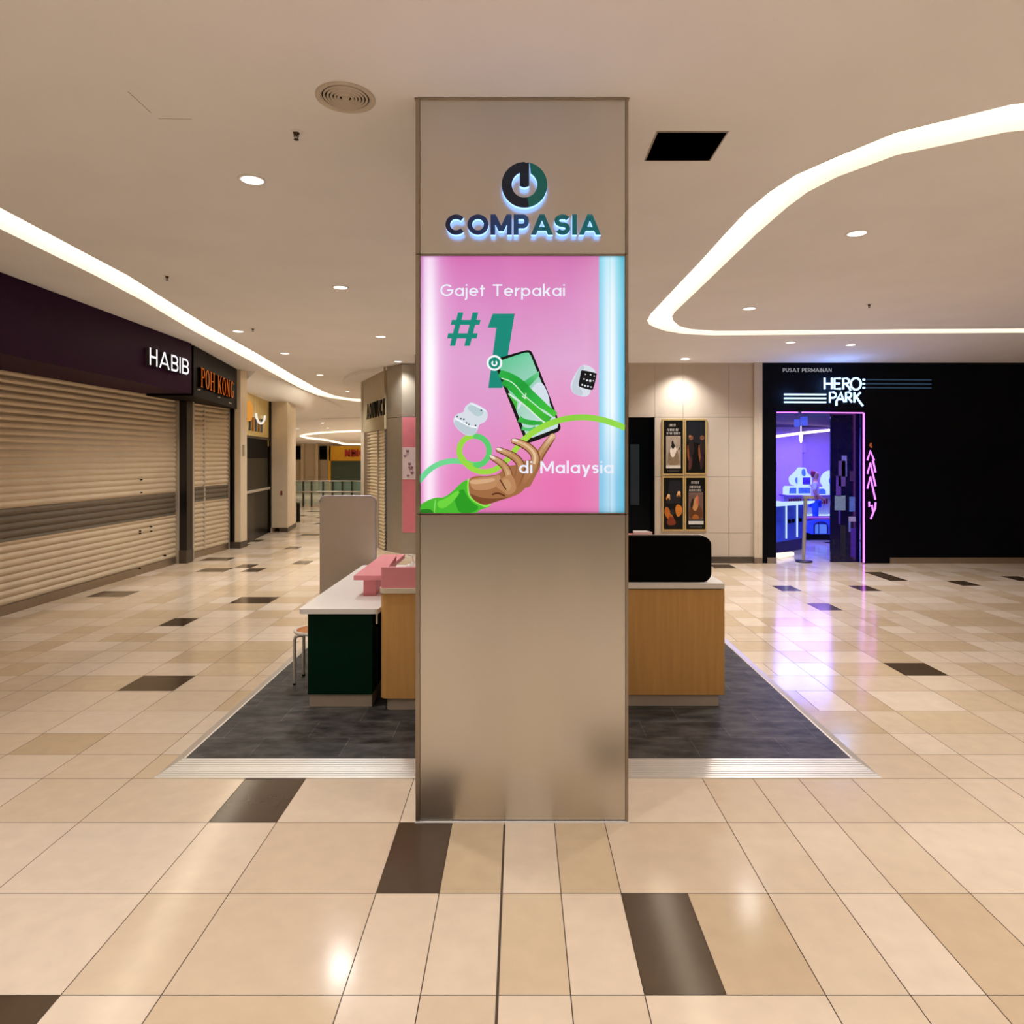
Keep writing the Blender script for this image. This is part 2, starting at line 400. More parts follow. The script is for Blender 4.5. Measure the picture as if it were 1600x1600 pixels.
L_L = [(-4.3, -2.0), (-4.33, 2), (-4.42, 5), (-4.6, 7.36), (-4.74, 8.53), (-5.08, 10.57), (-5.30, 12.4), (-5.55, 14.3), (-6.0, 17.6), (-6.22, 19.4), (-6.35, 21.2), (-6.2, 22.3), (-5.7, 23.7), (-5.2, 24.0), (-3.5, 24.3)]
HATCH = [(.835, 4.11), (1.26, 4.11), (1.26, 4.505), (.835, 4.505)]
slot_L = U_L+L_L[::-1]
def inside(p, poly):
    x, y = p; c = False; n = len(poly)
    for i in range(n):
        x0, y0 = poly[i]; x1, y1 = poly[i-1]
        if (y0 > y) != (y1 > y) and x < (x1-x0)*(y-y0)/(y1-y0)+x0: c = not c
    return c
vs = []; es = []
def ring(pts):
    o = len(vs); vs.extend(Vector(p) for p in pts); n = len(pts)
    es.extend((o+i, o+(i+1) % n) for i in range(n))
ring([(-8, -9), (13, -9), (13, 30), (-14, 30), (-14, 16), (-8, 16)])
ring(OUT_R); ring(IN_R); ring(slot_L); ring(HATCH)
gxs = [-12+.999*i for i in range(25)]
for gx in gxs:
    for gy in [-8.5+1.03*i for i in range(37)]:
        if (gx > -7.9 or gy > 16.1): vs.append(Vector((gx, gy)))
res = geometry.delaunay_2d_cdt(vs, es, [], 0, 1e-5)
mb = MB(); keep = []
outline = [(-8, -9), (13, -9), (13, 30), (-14, 30), (-14, 16), (-8, 16)]
# sloping soffit left of the cove beyond the second pillar replaces the flat ceiling there
SOF = [(-6.0, 15.45), (-6.0, 17.6), (-6.22, 19.4), (-6.35, 21.2), (-7.0, 26), (-7.0, 30), (-14, 30), (-14, 16), (-8, 16), (-8, 15.45)]
for f in res[2]:
    c = sum((res[0][i] for i in f), Vector((0, 0)))/len(f)
    if not inside(c, outline): continue
    if inside(c, OUT_R) and not inside(c, IN_R): continue
    if inside(c, slot_L) or inside(c, HATCH): continue
    keep.append(f)
cv = [(p.x, p.y, ceil_z(p.x, p.y)) for p in res[0]]
mb.add(cv, [tuple(f)[::-1] for f in keep])
SD = .14
def lip(pts, closed=True, dz=SD, extra=0):
    n = len(pts)
    for i in range(n if closed else n-1):
        a, b = pts[i], pts[(i+1) % n]
        za, zb = ceil_z(*a), ceil_z(*b)
        mb.add([(a[0], a[1], za), (b[0], b[1], zb), (b[0], b[1], zb+dz), (a[0], a[1], za+dz)], [(0, 1, 2, 3)])
lip(OUT_R); lip(IN_R); lip(slot_L); lip(HATCH, dz=.5)
# far part falling towards the other side of the atrium
N = 8
for i in range(N):
    for j in range(12):
        x0, x1 = -14+j*1.5, -14+(j+1)*1.5; y0, y1 = 30+i*1.5, 30+(i+1)*1.5
        mb.add([(x0, y0, ceil_z(x0, y0)), (x1, y0, ceil_z(x1, y0)), (x1, y1, ceil_z(x1, y1)), (x0, y1, ceil_z(x0, y1))], [(3, 2, 1, 0)])
ceil = mb.build('ceiling', M_ceil, origin=(0, 0, CZ)); struct(ceil)
# sloping soffit (structure)
mb = MB()
A = [(-6.02, 15.45, 3.975), (-6.06, 17.6, 3.975), (-6.25, 19.4, 3.97), (-6.38, 21.2, 3.97), (-6.6, 24, 3.96), (-7.0, 29.9, 3.85)]
B = [(-6.45, 15.45, 3.55), (-6.30, 17.6, 3.53), (-6.30, 19.0, 3.53), (-6.75, 21.2, 3.55), (-8.2, 25, 3.55), (-10.5, 29.9, 3.60)]
def resamp(P_, n):
    out = []
    for k_ in range(n+1):
        t = k_/n*(len(P_)-1); i = min(int(t), len(P_)-2); u = t-i; out.append(tuple(P_[i][q]*(1-u)+P_[i+1][q]*u for q in range(3)))
    return out
RA, RB = resamp(A, 20), resamp(B, 20); K = 10; gv = []
for a, b in zip(RA, RB):
    for k_ in range(K+1):
        t = k_/K; e = .5-.5*math.cos(math.pi*t); gv.append((a[0]+(b[0]-a[0])*t, a[1]+(b[1]-a[1])*t, a[2]+(b[2]-a[2])*e))
mb.smooth = True
mb.add(gv, [(i*(K+1)+k_, (i+1)*(K+1)+k_, (i+1)*(K+1)+k_+1, i*(K+1)+k_+1) for i in range(20) for k_ in range(K)])
mb.smooth = False
for i in range(5):
    mb.add([B[i], B[i+1], (-14, B[i+1][1], B[i+1][2]), (-14, B[i][1], B[i][2])], [(0, 1, 2, 3)])
mb.add([A[0], B[0], (-8, 15.45, 3.55), (-8, 15.45, 3.975)], [(0, 1, 2, 3)])
o = mb.build('trim_1', M_ceil); struct(o)
# hatch interior
mb = MB()
mb.add([(.7, 4.0, 4.45), (1.4, 4.0, 4.45), (1.4, 4.6, 4.45), (.7, 4.6, 4.45)], [(0, 1, 2, 3)])
hv = thing('ceiling_hatch', (1.05, 4.3, CZ-.004), 'open black square access hatch in the ceiling right of the column', 'hatch')
m2 = MB()
m2.box(.837, .852, 4.112, 4.503, CZ-.003, CZ+.44).box(1.243, 1.258, 4.112, 4.503, CZ-.003, CZ+.44).box(.852, 1.243, 4.112, 4.127, CZ-.003, CZ+.44).box(.852, 1.243, 4.488, 4.503, CZ-.003, CZ+.44)
m2.build('shaft', pbr('hatch_black', '#010101', .95, spec=0), hv)
m3 = MB(); m3.box(.837, 1.258, 4.112, 4.503, CZ+.42, CZ+.44); m3.build('back_panel', MATS['hatch_black'], hv)
m4 = MB()
for a in ((.829, 1.266, 4.104, 4.112), (.829, 1.266, 4.503, 4.511), (.829, .837, 4.112, 4.503), (1.258, 1.266, 4.112, 4.503)): m4.box(*a, CZ-.005, CZ+.001)
m4.build('rim', M_alu2, hv)

# LED diffusers of the coves
def strip_between(a, b, name, label, closed, z=SD):
    mb = MB()
    poly = a+(b[::-1])
    if closed:
        vs_ = []; es_ = []
        for pts in (a, b):
            o = len(vs_); vs_ += [Vector(p) for p in pts]; es_ += [(o+i, o+(i+1) % len(pts)) for i in range(len(pts))]
        r = geometry.delaunay_2d_cdt(vs_, es_, [], 0, 1e-5)
        fs = [tuple(f) for f in r[2] if inside(sum((r[0][i] for i in f), Vector((0, 0)))/len(f), a) and not inside(sum((r[0][i] for i in f), Vector((0, 0)))/len(f), b)]
        mb.add([(p.x, p.y, ceil_z(p.x, p.y)+z) for p in r[0]], [f[::-1] for f in fs])
    else:
        vs_ = [Vector(p) for p in poly]; es_ = [(i, (i+1) % len(poly)) for i in range(len(poly))]
        r = geometry.delaunay_2d_cdt(vs_, es_, [], 0, 1e-5)
        fs = [tuple(f) for f in r[2] if inside(sum((r[0][i] for i in f), Vector((0, 0)))/len(f), poly)]
        mb.add([(p.x, p.y, ceil_z(p.x, p.y)+z) for p in r[0]], [f[::-1] for f in fs])
    return tag(mb.build(name, M_cove), label, 'cove light')
strip_between(OUT_R, IN_R, 'cove_light', 'warm white light band looping round the ceiling island at right', True, .13)
strip_between(U_L, L_L, 'cove_light', 'long warm white light band along the ceiling above the shuttered shops', False, .13)

# ================================================================== STRUCTURE: walls
DW = 12.93                                       # right-hand wall plane
def wx(px): return (px-CX)/F*DW
def wz(py): return EYE-(py-HY)/F*DW
mb = MB()
xs = [1.2, wx(982), wx(1023), wx(1067), wx(1139), wx(1177)]
zs = [0.12, wz(833), wz(745), wz(652), 3.84]
g = .006
for i in range(len(xs)-1):
    for j in range(len(zs)-1):
        if i <= 1 and j < 3: continue
        if i == 2 or i == 3:
            if j in (1, 2) and i == 2:
                mb.box(xs[i]+g/2, xs[i+1]-g/2, DW, DW+.03, zs[j]+g/2, zs[j+1]-g/2); continue
        mb.box(xs[i]+g/2, xs[i+1]-g/2, DW, DW+.03, zs[j]+g/2, zs[j+1]-g/2)
mb.cur = 1; mb.box(wx(1022)+.0, wx(1177), DW+.02, DW+.15, 0, 3.84); mb.box(-2.0, wx(1022), DW+.02, DW+.15, zs[3], 3.98)
struct(mb.build('wall_back', [M_panel, M_skirt]))
mb = MB(); mb.box(wx(1023), wx(1177), DW-.02, DW+.02, 0, .12); struct(mb.build('baseboard_back', M_skirt))
mb = MB(); mb.box(wx(1177), wx(1189.5), DW-.06, DW+.15, .11, 3.84); mb.cur = 1; mb.box(wx(1177), wx(1189.5), DW-.065, DW+.15, 0, .11)
struct(mb.build('trim_2', [pbr('trim_paint', '#cbbca6', .5), M_alu2]))
# dark entrance recess left of the posters
mb = MB(); mb.box(-2, 3.4, DW+2.2, DW+2.3, 0, 3.9); struct(mb.build('wall_recess', pbr('recess_dark', '#04080c', .6, spec=.1)))
dr = thing('dark_glass_door', (wx(1000), DW+.2, 0), 'dark glass doorway left of the four posters, behind the column', 'door')
mb = MB(); mb.box(1.25, wx(1021.5), DW+.16, DW+.18, .0, wz(653)); mb.build('pane', pbr('night_glass', '#02060c', .2, spec=.12), dr)
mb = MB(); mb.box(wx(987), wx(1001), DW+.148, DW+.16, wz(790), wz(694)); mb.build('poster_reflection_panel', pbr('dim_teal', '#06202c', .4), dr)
mb = MB(); mb.box(wx(1020.5), wx(1022.5), DW+.02, DW+.16, 0, wz(653)); mb.build('frame', M_black, dr)

# left enclosure
mb = MB(); mb.box(-8.0, -7.9, -9, 15.4, 0, 4.3); mb.box(-8.0, -6.5, 15.2, 15.4, 0, 4.0); struct(mb.build('wall_left', pbr('left_wall_dark', '#1a1512', .7)))
mb = MB(); mb.box(-15, 4, 41, 41.2, 0, 4.0); struct(mb.build('wall_far', M_beige))
mb = MB(); mb.box(-14.1, -14, 16, 41, 0, 4.2); struct(mb.build('wall_far_left', M_beige))
mb = MB(); mb.prism([(-3.9, 17.25), (-3.7, 17.25), (-3.0, 30), (-3.0, 41), (-3.2, 41), (-3.2, 30)], 0, 4.1); struct(mb.build('wall_corridor_right', M_beige))
mb = MB(); mb.box(13, 13.1, -9, 13, 0, 4.0); struct(mb.build('wall_right', M_beige))
mb = MB(); mb.box(-8, 13, -9.1, -9, 0, 4.0); struct(mb.build('wall_front_unseen', pbr('front_wall', '#786a5c', .7)))  # unseen wall, added to block the horizon in the column's reflection

# ================================================================== MAIN COLUMN
D0 = 3.73
def cx_(px): return (px-CX)/F*D0
def cz_(py): return EYE-(py-HY)/F*D0
xl, xr = cx_(649.5), cx_(981.5)
til, tir = cx_(656.5), cx_(977)
dep = 1.17
colm = thing('advertising_column', ((xl+xr)/2, D0+dep/2, 0), 'square brushed metal column with lit pink phone advert in the centre', 'column')
zt = CZ-.002
z1, z2 = cz_(397.5), cz_(803)      # seams above and below the light box
mb = MB(); mb.box(xl+.03, xr-.03, D0+.03, D0+dep-.03, 0.02, zt); mb.build('core', M_alu2, colm)
mb = MB(); mb.box(til, tir, D0+.002, D0+.03, z1+.004, zt-.006); mb.build('upper_panel', M_alu, colm)
mb = MB(); mb.box(til, tir, D0+.002, D0+.03, .012, z2-.004); mb.build('lower_panel', M_alu, colm)
for (a, b) in ((xl, til-.002), (tir+.002, xr)):
    mb = MB()
    for (q0, q1) in ((.004, z2-.002), (z2+.002, z1-.002), (z1+.002, zt)): mb.box(a, b, D0-.006, D0+.03, q0, q1)
    for zz in (.5, 1.1, 2.4, 3.0, 3.6):
        mb.lathe([(0, -.001), (.004, -.001), (.004, 0)], ((a+b)/2, D0-.006, zz), 10, 'y')
    mb.build('corner_trim', M_alu2, colm)
for sx in (xl, xr-.03):
    mb = MB(); mb.box(sx, sx+.03, D0+.03, D0+dep, .004, zt); mb.build('side_panel', M_alu, colm)
mb = MB(); mb.box(xl+.03, xr-.03, D0+dep-.03, D0+dep, .004, zt); mb.build('back_panel', M_alu, colm)
mb = MB(); mb.box(xl-.004, xr+.004, D0-.01, D0+.0, 0, .006); mb.build('base_seal', M_ceil, colm)
mb = MB(); mb.box(xl-.006, xr+.006, D0-.01, D0+.02, zt-.006, zt+.0); mb.build('top_trim', M_alu2, colm)

# light box
lb = MB(); 
for a in ((til, tir, z1-.008, z1), (til, tir, z2, z2+.006), (til, til+.003, z2, z1), (tir-.003, tir, z2, z1)): lb.box(a[0], a[1], D0-.004, D0+.03, a[2], a[3])
lbo = lb.build('light_box', M_alu2, colm)
fr0 = (Vector((0, D0+.004, 0)), Vector((1, 0, 0)), Vector((0, 0, 1)), Vector((0, -1, 0)))
film = MB()  # print colours; the pale band at left is tube glow painted in
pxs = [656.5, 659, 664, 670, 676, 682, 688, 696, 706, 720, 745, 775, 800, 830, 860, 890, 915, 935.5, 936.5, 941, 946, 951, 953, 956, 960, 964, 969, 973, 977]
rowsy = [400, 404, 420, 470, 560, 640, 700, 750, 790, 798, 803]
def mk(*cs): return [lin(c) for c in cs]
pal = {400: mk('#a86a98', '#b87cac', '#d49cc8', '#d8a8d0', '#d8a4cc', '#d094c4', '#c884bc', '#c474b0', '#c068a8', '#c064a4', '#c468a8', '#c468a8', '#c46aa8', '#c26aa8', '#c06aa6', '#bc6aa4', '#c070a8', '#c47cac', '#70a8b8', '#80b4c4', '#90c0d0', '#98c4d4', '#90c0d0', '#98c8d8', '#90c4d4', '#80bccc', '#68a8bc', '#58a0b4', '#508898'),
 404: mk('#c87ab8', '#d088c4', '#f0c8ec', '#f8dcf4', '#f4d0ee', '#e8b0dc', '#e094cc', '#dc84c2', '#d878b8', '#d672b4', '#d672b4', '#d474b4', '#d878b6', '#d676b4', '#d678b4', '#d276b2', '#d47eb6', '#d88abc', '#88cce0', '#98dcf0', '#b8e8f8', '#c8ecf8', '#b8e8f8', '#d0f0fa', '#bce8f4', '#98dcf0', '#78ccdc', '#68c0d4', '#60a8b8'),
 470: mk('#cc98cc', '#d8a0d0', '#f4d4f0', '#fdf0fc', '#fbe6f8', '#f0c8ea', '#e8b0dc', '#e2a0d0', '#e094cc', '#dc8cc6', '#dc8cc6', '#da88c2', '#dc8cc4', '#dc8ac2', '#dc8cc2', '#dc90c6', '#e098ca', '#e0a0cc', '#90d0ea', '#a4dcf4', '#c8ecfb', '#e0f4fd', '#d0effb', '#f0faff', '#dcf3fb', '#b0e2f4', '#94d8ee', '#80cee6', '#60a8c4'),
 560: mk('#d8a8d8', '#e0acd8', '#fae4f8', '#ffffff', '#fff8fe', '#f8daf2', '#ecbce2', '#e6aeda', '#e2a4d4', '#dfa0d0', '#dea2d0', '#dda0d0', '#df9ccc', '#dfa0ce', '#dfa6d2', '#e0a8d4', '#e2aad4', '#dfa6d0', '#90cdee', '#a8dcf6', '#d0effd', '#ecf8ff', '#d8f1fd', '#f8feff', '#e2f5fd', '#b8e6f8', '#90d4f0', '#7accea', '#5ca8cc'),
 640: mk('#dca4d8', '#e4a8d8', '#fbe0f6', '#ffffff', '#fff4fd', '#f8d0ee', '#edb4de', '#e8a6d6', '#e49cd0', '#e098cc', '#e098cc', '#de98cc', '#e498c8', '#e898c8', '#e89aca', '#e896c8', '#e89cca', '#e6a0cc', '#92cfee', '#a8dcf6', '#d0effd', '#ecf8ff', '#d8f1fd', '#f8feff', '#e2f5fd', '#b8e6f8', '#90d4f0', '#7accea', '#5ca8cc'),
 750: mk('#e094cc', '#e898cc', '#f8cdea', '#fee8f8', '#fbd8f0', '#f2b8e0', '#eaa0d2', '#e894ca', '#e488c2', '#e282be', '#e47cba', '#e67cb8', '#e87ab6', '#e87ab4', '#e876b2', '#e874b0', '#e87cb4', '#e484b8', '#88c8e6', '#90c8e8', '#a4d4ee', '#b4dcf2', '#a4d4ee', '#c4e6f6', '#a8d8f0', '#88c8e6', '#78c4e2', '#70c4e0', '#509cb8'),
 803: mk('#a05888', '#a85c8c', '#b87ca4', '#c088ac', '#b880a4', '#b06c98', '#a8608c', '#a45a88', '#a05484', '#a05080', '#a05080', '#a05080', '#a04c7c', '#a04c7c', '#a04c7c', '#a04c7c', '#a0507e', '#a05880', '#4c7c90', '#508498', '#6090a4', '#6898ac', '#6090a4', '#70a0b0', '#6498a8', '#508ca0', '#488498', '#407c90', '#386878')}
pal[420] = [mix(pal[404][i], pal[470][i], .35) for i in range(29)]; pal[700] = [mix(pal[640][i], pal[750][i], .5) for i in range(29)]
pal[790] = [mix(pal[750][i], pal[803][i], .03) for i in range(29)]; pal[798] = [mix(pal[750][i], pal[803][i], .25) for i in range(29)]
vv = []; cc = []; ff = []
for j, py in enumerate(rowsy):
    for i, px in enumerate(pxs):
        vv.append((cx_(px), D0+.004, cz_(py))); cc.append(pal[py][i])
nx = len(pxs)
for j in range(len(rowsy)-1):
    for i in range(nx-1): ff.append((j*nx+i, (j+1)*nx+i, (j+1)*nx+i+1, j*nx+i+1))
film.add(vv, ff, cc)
layer = [0]
def art(poly, col, sc=None, grad=None):
    """flat printed shape, poly in photo pixels"""
    layer[0] += 1; d = .0002+layer[0]*.00006
    pts = [(cx_(a), cz_(b)) for a, b in poly]
    cols = [lin(c) for c in col] if isinstance(col, list) else [lin(col)]*len(poly)
    film.plate(pts, fr0, d, d, None, cols)
def ZA(pts): return [(640+.275*a, 380+.275*b) for a, b in pts]
def ZB(pts): return [(650+.15625*a, 640+.15625*b) for a, b in pts]
def ZC(pts): return [(760+.1375*a, 540+.1375*b) for a, b in pts]
def ZD(pts): return [(690+.0625*a, 610+.0625*b) for a, b in pts]
def smooth(pts, it=2, closed=True):
    for _ in range(it):
        n = len(pts); q = []
        for i in range(n if closed else n-1):
            a, b = pts[i], pts[(i+1) % n]
            q += [(a[0]*.75+b[0]*.25, a[1]*.75+b[1]*.25), (a[0]*.25+b[0]*.75, a[1]*.25+b[1]*.75)]
        if not closed: q = [pts[0]]+q+[pts[-1]]
        pts = q
    return pts
def artr(pts, wd, cols, closed=False):
    layer[0] += 1; d = .0002+layer[0]*.00006
    L, R = ribbon_polys(pts, wd, closed); n = len(L)
    cl = [lin(c) for c in cols] if isinstance(cols, list) else [lin(cols)]
    m = len(cl)
    def cf(i):
        if m == 1: return cl[0]
        t = i/(n-1)*(m-1); k_ = min(int(t), m-2); return mix(cl[k_], cl[k_+1], t-k_)
    q = lambda p: (cx_(p[0]), D0+.004-d, cz_(p[1]))
    vs_ = [q(p) for p in L]+[q(p) for p in R]; cs_ = [cf(i) for i in range(n)]*2
    film.add(vs_, [(i, (i+1) % n, n+(i+1) % n, n+i) for i in (range(n) if closed else range(n-1))], cs_)
def disc(cx, cy, r, col, n=28): art([(cx+r*math.cos(2*math.pi*i/n), cy+r*math.sin(2*math.pi*i/n)) for i in range(n)], col)
TEAL = '#0c8a78'
# number sign and 1
art(ZA([(228, 583), (258, 583), (305, 393), (275, 393)]), TEAL); art(ZA([(310, 583), (342, 583), (390, 393), (358, 393)]), TEAL)
art(ZA([(240, 435), (403, 435), (397, 463), (233, 463)]), TEAL); art(ZA([(219, 511), (387, 511), (381, 540), (213, 540)]), TEAL)
art(ZA([(472, 400), (597, 400), (528, 822), (447, 822), (493, 480), (443, 480)]), TEAL)
# ribbon line left, its ring
lime = '#97d843'; mint = '#68d49c'
artr(smooth(ZA([(52, 1352), (120, 1275), (210, 1237), (300, 1238), (365, 1262), (420, 1250)]), 2, False), 8.6, [mint, '#70d890', '#6cd48c', '#62cc82'])
rg = [(640+.275*367+.275*85*math.cos(math.radians(t)), 380+.275*1180+.275*85*math.sin(math.radians(t))) for t in range(0, 360, 10)]
artr(rg, 8.8, [('#58cc6c' if (t < 100 or t > 260) else lime) for t in range(0, 360, 10)], True)
artr(smooth(ZA([(285, 1200), (330, 1270), (400, 1302), (480, 1295), (555, 1235), (610, 1160), (655, 1108)]), 2, False), 8.4, [lime, '#9ad83e', '#9fdc40'])
# phone
art(smooth(ZA([(474, 668), (505, 652), (640, 612), (684, 604), (704, 632), (858, 1030), (858, 1062), (826, 1080), (700, 1130), (664, 1136), (646, 1100), (490, 706)]), 2), '#0b0c0e')
scr = ZA([(497, 672), (650, 622), (676, 620), (690, 640), (845, 1030), (840, 1050), (700, 1104), (668, 1104)])
art(scr, ['#5cc490', '#60c896', '#6ccca0', '#7ccfa8', '#ccdfe6', '#cfe2e4', '#cde4e0', '#b8dcd0'])
art(smooth(ZC([(350, 760), (360, 650), (480, 520), (600, 390), (680, 480), (740, 700), (560, 640), (430, 600)]), 2), '#d3dfe9')
art(ZC([(385, 440), (480, 370), (595, 290), (600, 340), (520, 430), (450, 500), (430, 480)]), ['#30b060', '#40b870', '#70cc90', '#68c884', '#3cb458', '#2cac4c', '#28a848'])
artr(smooth(ZC([(150, 310), (270, 370), (380, 450), (470, 550), (600, 650), (700, 720), (790, 790)]), 2, False), [9+10*math.sin(math.pi*min(1, i/21)) for i in range(22)]+[9]*40, ['#28b048', '#20a83c', '#159a35', '#2cb444', '#3cbc34', '#52c43a'])
artr(smooth(ZC([(190, 400), (300, 480), (400, 590), (500, 680), (620, 790), (720, 850)]), 2, False), 11, ['#1c9c3a', '#28b03c', '#3cbc30', '#3aa838'])
artr(smooth(ZC([(170, 370), (260, 395), (340, 455), (420, 560), (540, 660), (640, 740), (720, 790)]), 2, False), 1.8, '#bfe8c4')
art(ZC([(245, 550), (350, 640), (345, 740), (300, 640)]), '#46b83c')
artr(smooth(ZC([(370, 830), (450, 870), (560, 880), (650, 880)]), 2, False), [10, 10, 9, 8, 8, 8, 8, 8, 8, 8]+[6]*20, ['#3cb844', '#28a83c', '#38b048'])
artr(smooth(ZC([(400, 940), (500, 960), (560, 930)]), 2, False), 5, '#50c070')
artr(smooth(ZC([(250, 545), (420, 660), (600, 830), (680, 890)]), 2, False), 2.2, '#d8ecd8')
artr(ZC([(405, 570), (440, 600), (450, 540)]), 1.6, '#d8f0d8')
# badge
bx, by = 640+.275*482, 380+.275*680
disc(bx, by, 12.2, '#eef6f6'); disc(bx, by, 9.0, TEAL)
artr([(bx+3.6*math.cos(math.radians(t)), by+.4+3.6*math.sin(math.radians(t))) for t in range(-55, 236, 12)], 2.4, '#f4fbfb')
artr([(bx+.2, by-4.4), (bx+.2, by+.2)], 1.9, TEAL)
# second part of the lime line over the phone
artr(smooth(ZA([(640, 1128), (690, 1080), (770, 1035), (850, 1005), (930, 990), (1010, 988), (1100, 1003), (1180, 1030), (1225, 1050)]), 2, False), 9.3, ['#a4dc44', lime, '#8cd040', '#93d84c', '#98dc4c'])
# watch
art(smooth(ZC([(1080, 210), (1190, 235), (1250, 300), (1240, 330), (1190, 510), (1160, 575), (1090, 580), (990, 550), (955, 480), (960, 420), (1010, 320)]), 2), ['#d9dfe8']*44)
art(smooth(ZC([(1075, 220), (1130, 240), (1080, 300), (1050, 420), (1060, 480), (1100, 520), (1090, 575), (990, 548), (965, 470), (1015, 330)]), 2), '#c3ced9')
art(smooth(ZC([(1085, 275), (1245, 310), (1257, 325), (1215, 495), (1195, 508), (1058, 470), (1045, 450), (1075, 290)]), 1), '#0d0f14')
for (a, b, r) in ((1125, 325, 1), (1185, 330, 1.3), (1110, 380, 1.2), (1145, 395, 1.6), (1180, 400, 2.0), (1090, 445, 1.5), (1122, 455, 1.5), (1155, 462, 1.5), (1190, 470, 1.2), (1225, 345, 1.0), (1215, 400, 1.0)):
    q = ZC([(a, b)])[0]; disc(q[0], q[1], r, '#e4e8ee', 8)
# earbud case
art(smooth(ZD([(560, 430), (700, 310), (790, 300), (1110, 470), (1160, 580), (1140, 720), (1060, 810), (940, 840), (900, 1000), (820, 1110), (700, 1140), (580, 1110), (380, 960), (290, 800), (300, 680), (400, 570), (560, 550)]), 2), '#d6dde6')
art(smooth(ZD([(320, 720), (560, 850), (760, 930), (900, 950), (860, 1060), (740, 1130), (590, 1100), (400, 960), (330, 860)]), 2), '#bccbd4')
art(smooth(ZD([(620, 440), (740, 350), (960, 460), (1060, 520), (1020, 620), (880, 660), (760, 560)]), 2), '#b8cdd2')
artr(smooth(ZD([(330, 690), (520, 800), (700, 900), (880, 930)]), 2, False), 2.2, '#f4f8fc')
artr(smooth(ZD([(720, 320), (950, 420), (1110, 520)]), 2, False), 1.8, '#eef2fa')
for (a, b) in ((390, 655), (480, 705), (555, 720), (620, 810), (680, 850), (850, 880), (990, 500)):
    q = ZD([(a, b)])[0]; disc(q[0], q[1], 1.5, '#46565c', 8)
# sleeve
art(smooth(ZB([(33, 955), (120, 905), (200, 878), (280, 882), (370, 815), (440, 740), (525, 686), (520, 850), (570, 910), (650, 960), (745, 942), (735, 975), (640, 1000), (600, 1038), (300, 1039), (33, 1039)]), 1), '#46b92c')
art(smooth(ZB([(33, 1000), (140, 990), (190, 1039), (33, 1039)]), 1), '#1d7a18')
art(smooth(ZB([(370, 860), (470, 780), (505, 860), (560, 930), (640, 980), (560, 1035), (430, 1035), (400, 950)]), 1), '#249a1c')
art(smooth(ZB([(200, 920), (300, 890), (420, 800), (440, 840), (330, 960), (240, 1000)]), 1), '#6cd43c')
artr(smooth(ZB([(525, 690), (515, 780), (530, 870), (600, 930), (700, 975), (745, 945)]), 2, False), 2.4, '#8ce84c')
artr(ZB([(195, 900), (185, 1000), (180, 1035)]), 1.0, '#a8ec7c')
# hand
S0, S1, S2, S3 = '#5c3018', '#a06a42', '#c49468', '#e0b890'
art(smooth(ZB([(524, 690), (600, 660), (720, 668), (850, 640), (870, 560), (1000, 560), (1100, 500), (1230, 500), (1240, 560), (1190, 640), (1090, 790), (1030, 845), (930, 885), (830, 912), (700, 958), (640, 945), (570, 900), (530, 840)]), 2), S1)
art(smooth(ZB([(528, 700), (640, 680), (760, 672), (850, 650), (840, 720), (780, 790), (660, 810), (560, 800)]), 2), '#bd8a60')
art(smooth(ZB([(530, 705), (640, 700), (800, 680), (780, 720), (640, 745), (545, 745)]), 2), '#d6a880')
art(smooth(ZB([(535, 830), (600, 870), (720, 890), (860, 885), (940, 870), (830, 908), (700, 952), (630, 935), (565, 895)]), 2), '#7a4626')
def finger(pts, ws, c_out, c_in, c_hi):
    p = smooth(ZB(pts), 2, False); n = len(p)
    def wl(s_, off=0): 
        r = []
        for i in range(n):
            t = i/(n-1)*(len(ws)-1); k_ = min(int(t), len(ws)-2); r.append((ws[k_]*(1-(t-k_))+ws[k_+1]*(t-k_))*.15625*s_)
        return r
    disc(p[0][0], p[0][1], wl(1)[0]*.5, c_out[0]); disc(p[-1][0], p[-1][1], wl(1)[-1]*.5, c_out[-1]); artr(p, wl(1), c_out)
    disc(p[-1][0], p[-1][1], wl(.72)[-1]*.5, c_in[-1]); disc(p[0][0], p[0][1]-.3, wl(.8)[0]*.5, c_in[0]); artr([(a-.5, b-.6) for a, b in p], wl(.72), c_in)
    artr([(a-.9, b-1.4) for a, b in p[1:int(n*.75)]], [w_*.28 for w_ in wl(1)][1:int(n*.75)], c_hi)
finger([(1368, 268), (1310, 350), (1240, 450), (1190, 560), (1100, 720)], [62, 78, 90, 110, 120], ['#b08058', '#7a4a2a', '#8a5836', S1, S1], [S3, S2, '#b07c50', '#a87048', S1], ['#f0d0b0', S2, S2])
finger([(975, 315), (1050, 335), (1140, 385), (1200, 460), (1190, 560), (1060, 740)], [56, 72, 88, 92, 96, 80], [S0, S0, '#7a4626', '#804c2a', S1, S1], [S2, S2, '#c08c60', S2, '#b07c50', S1], [S3, S3, '#e8c8a0'])
finger([(825, 402), (900, 430), (985, 470), (1050, 540), (1050, 620), (990, 760)], [54, 66, 82, 86, 92, 80], [S0, S0, '#6a3a1e', '#74422a', '#8a5836', S1], ['#b88458', S2, '#b07c50', '#b88458', S1, S1], [S3, S2, S2])
finger([(762, 480), (820, 510), (885, 560), (930, 640), (930, 740), (960, 830)], [50, 64, 78, 84, 110, 60], [S0, S0, '#74422a', '#8a5836', S1, S1], [S2, S2, '#b88458', S2, S2, S1], [S3, S2, S3])
art(smooth(ZB([(780, 760), (860, 680), (960, 640), (1000, 740), (1000, 820), (920, 860), (870, 820)]), 2), '#b8845a')
art(smooth(ZB([(860, 700), (920, 690), (960, 760), (930, 820), (890, 800)]), 2), S2)
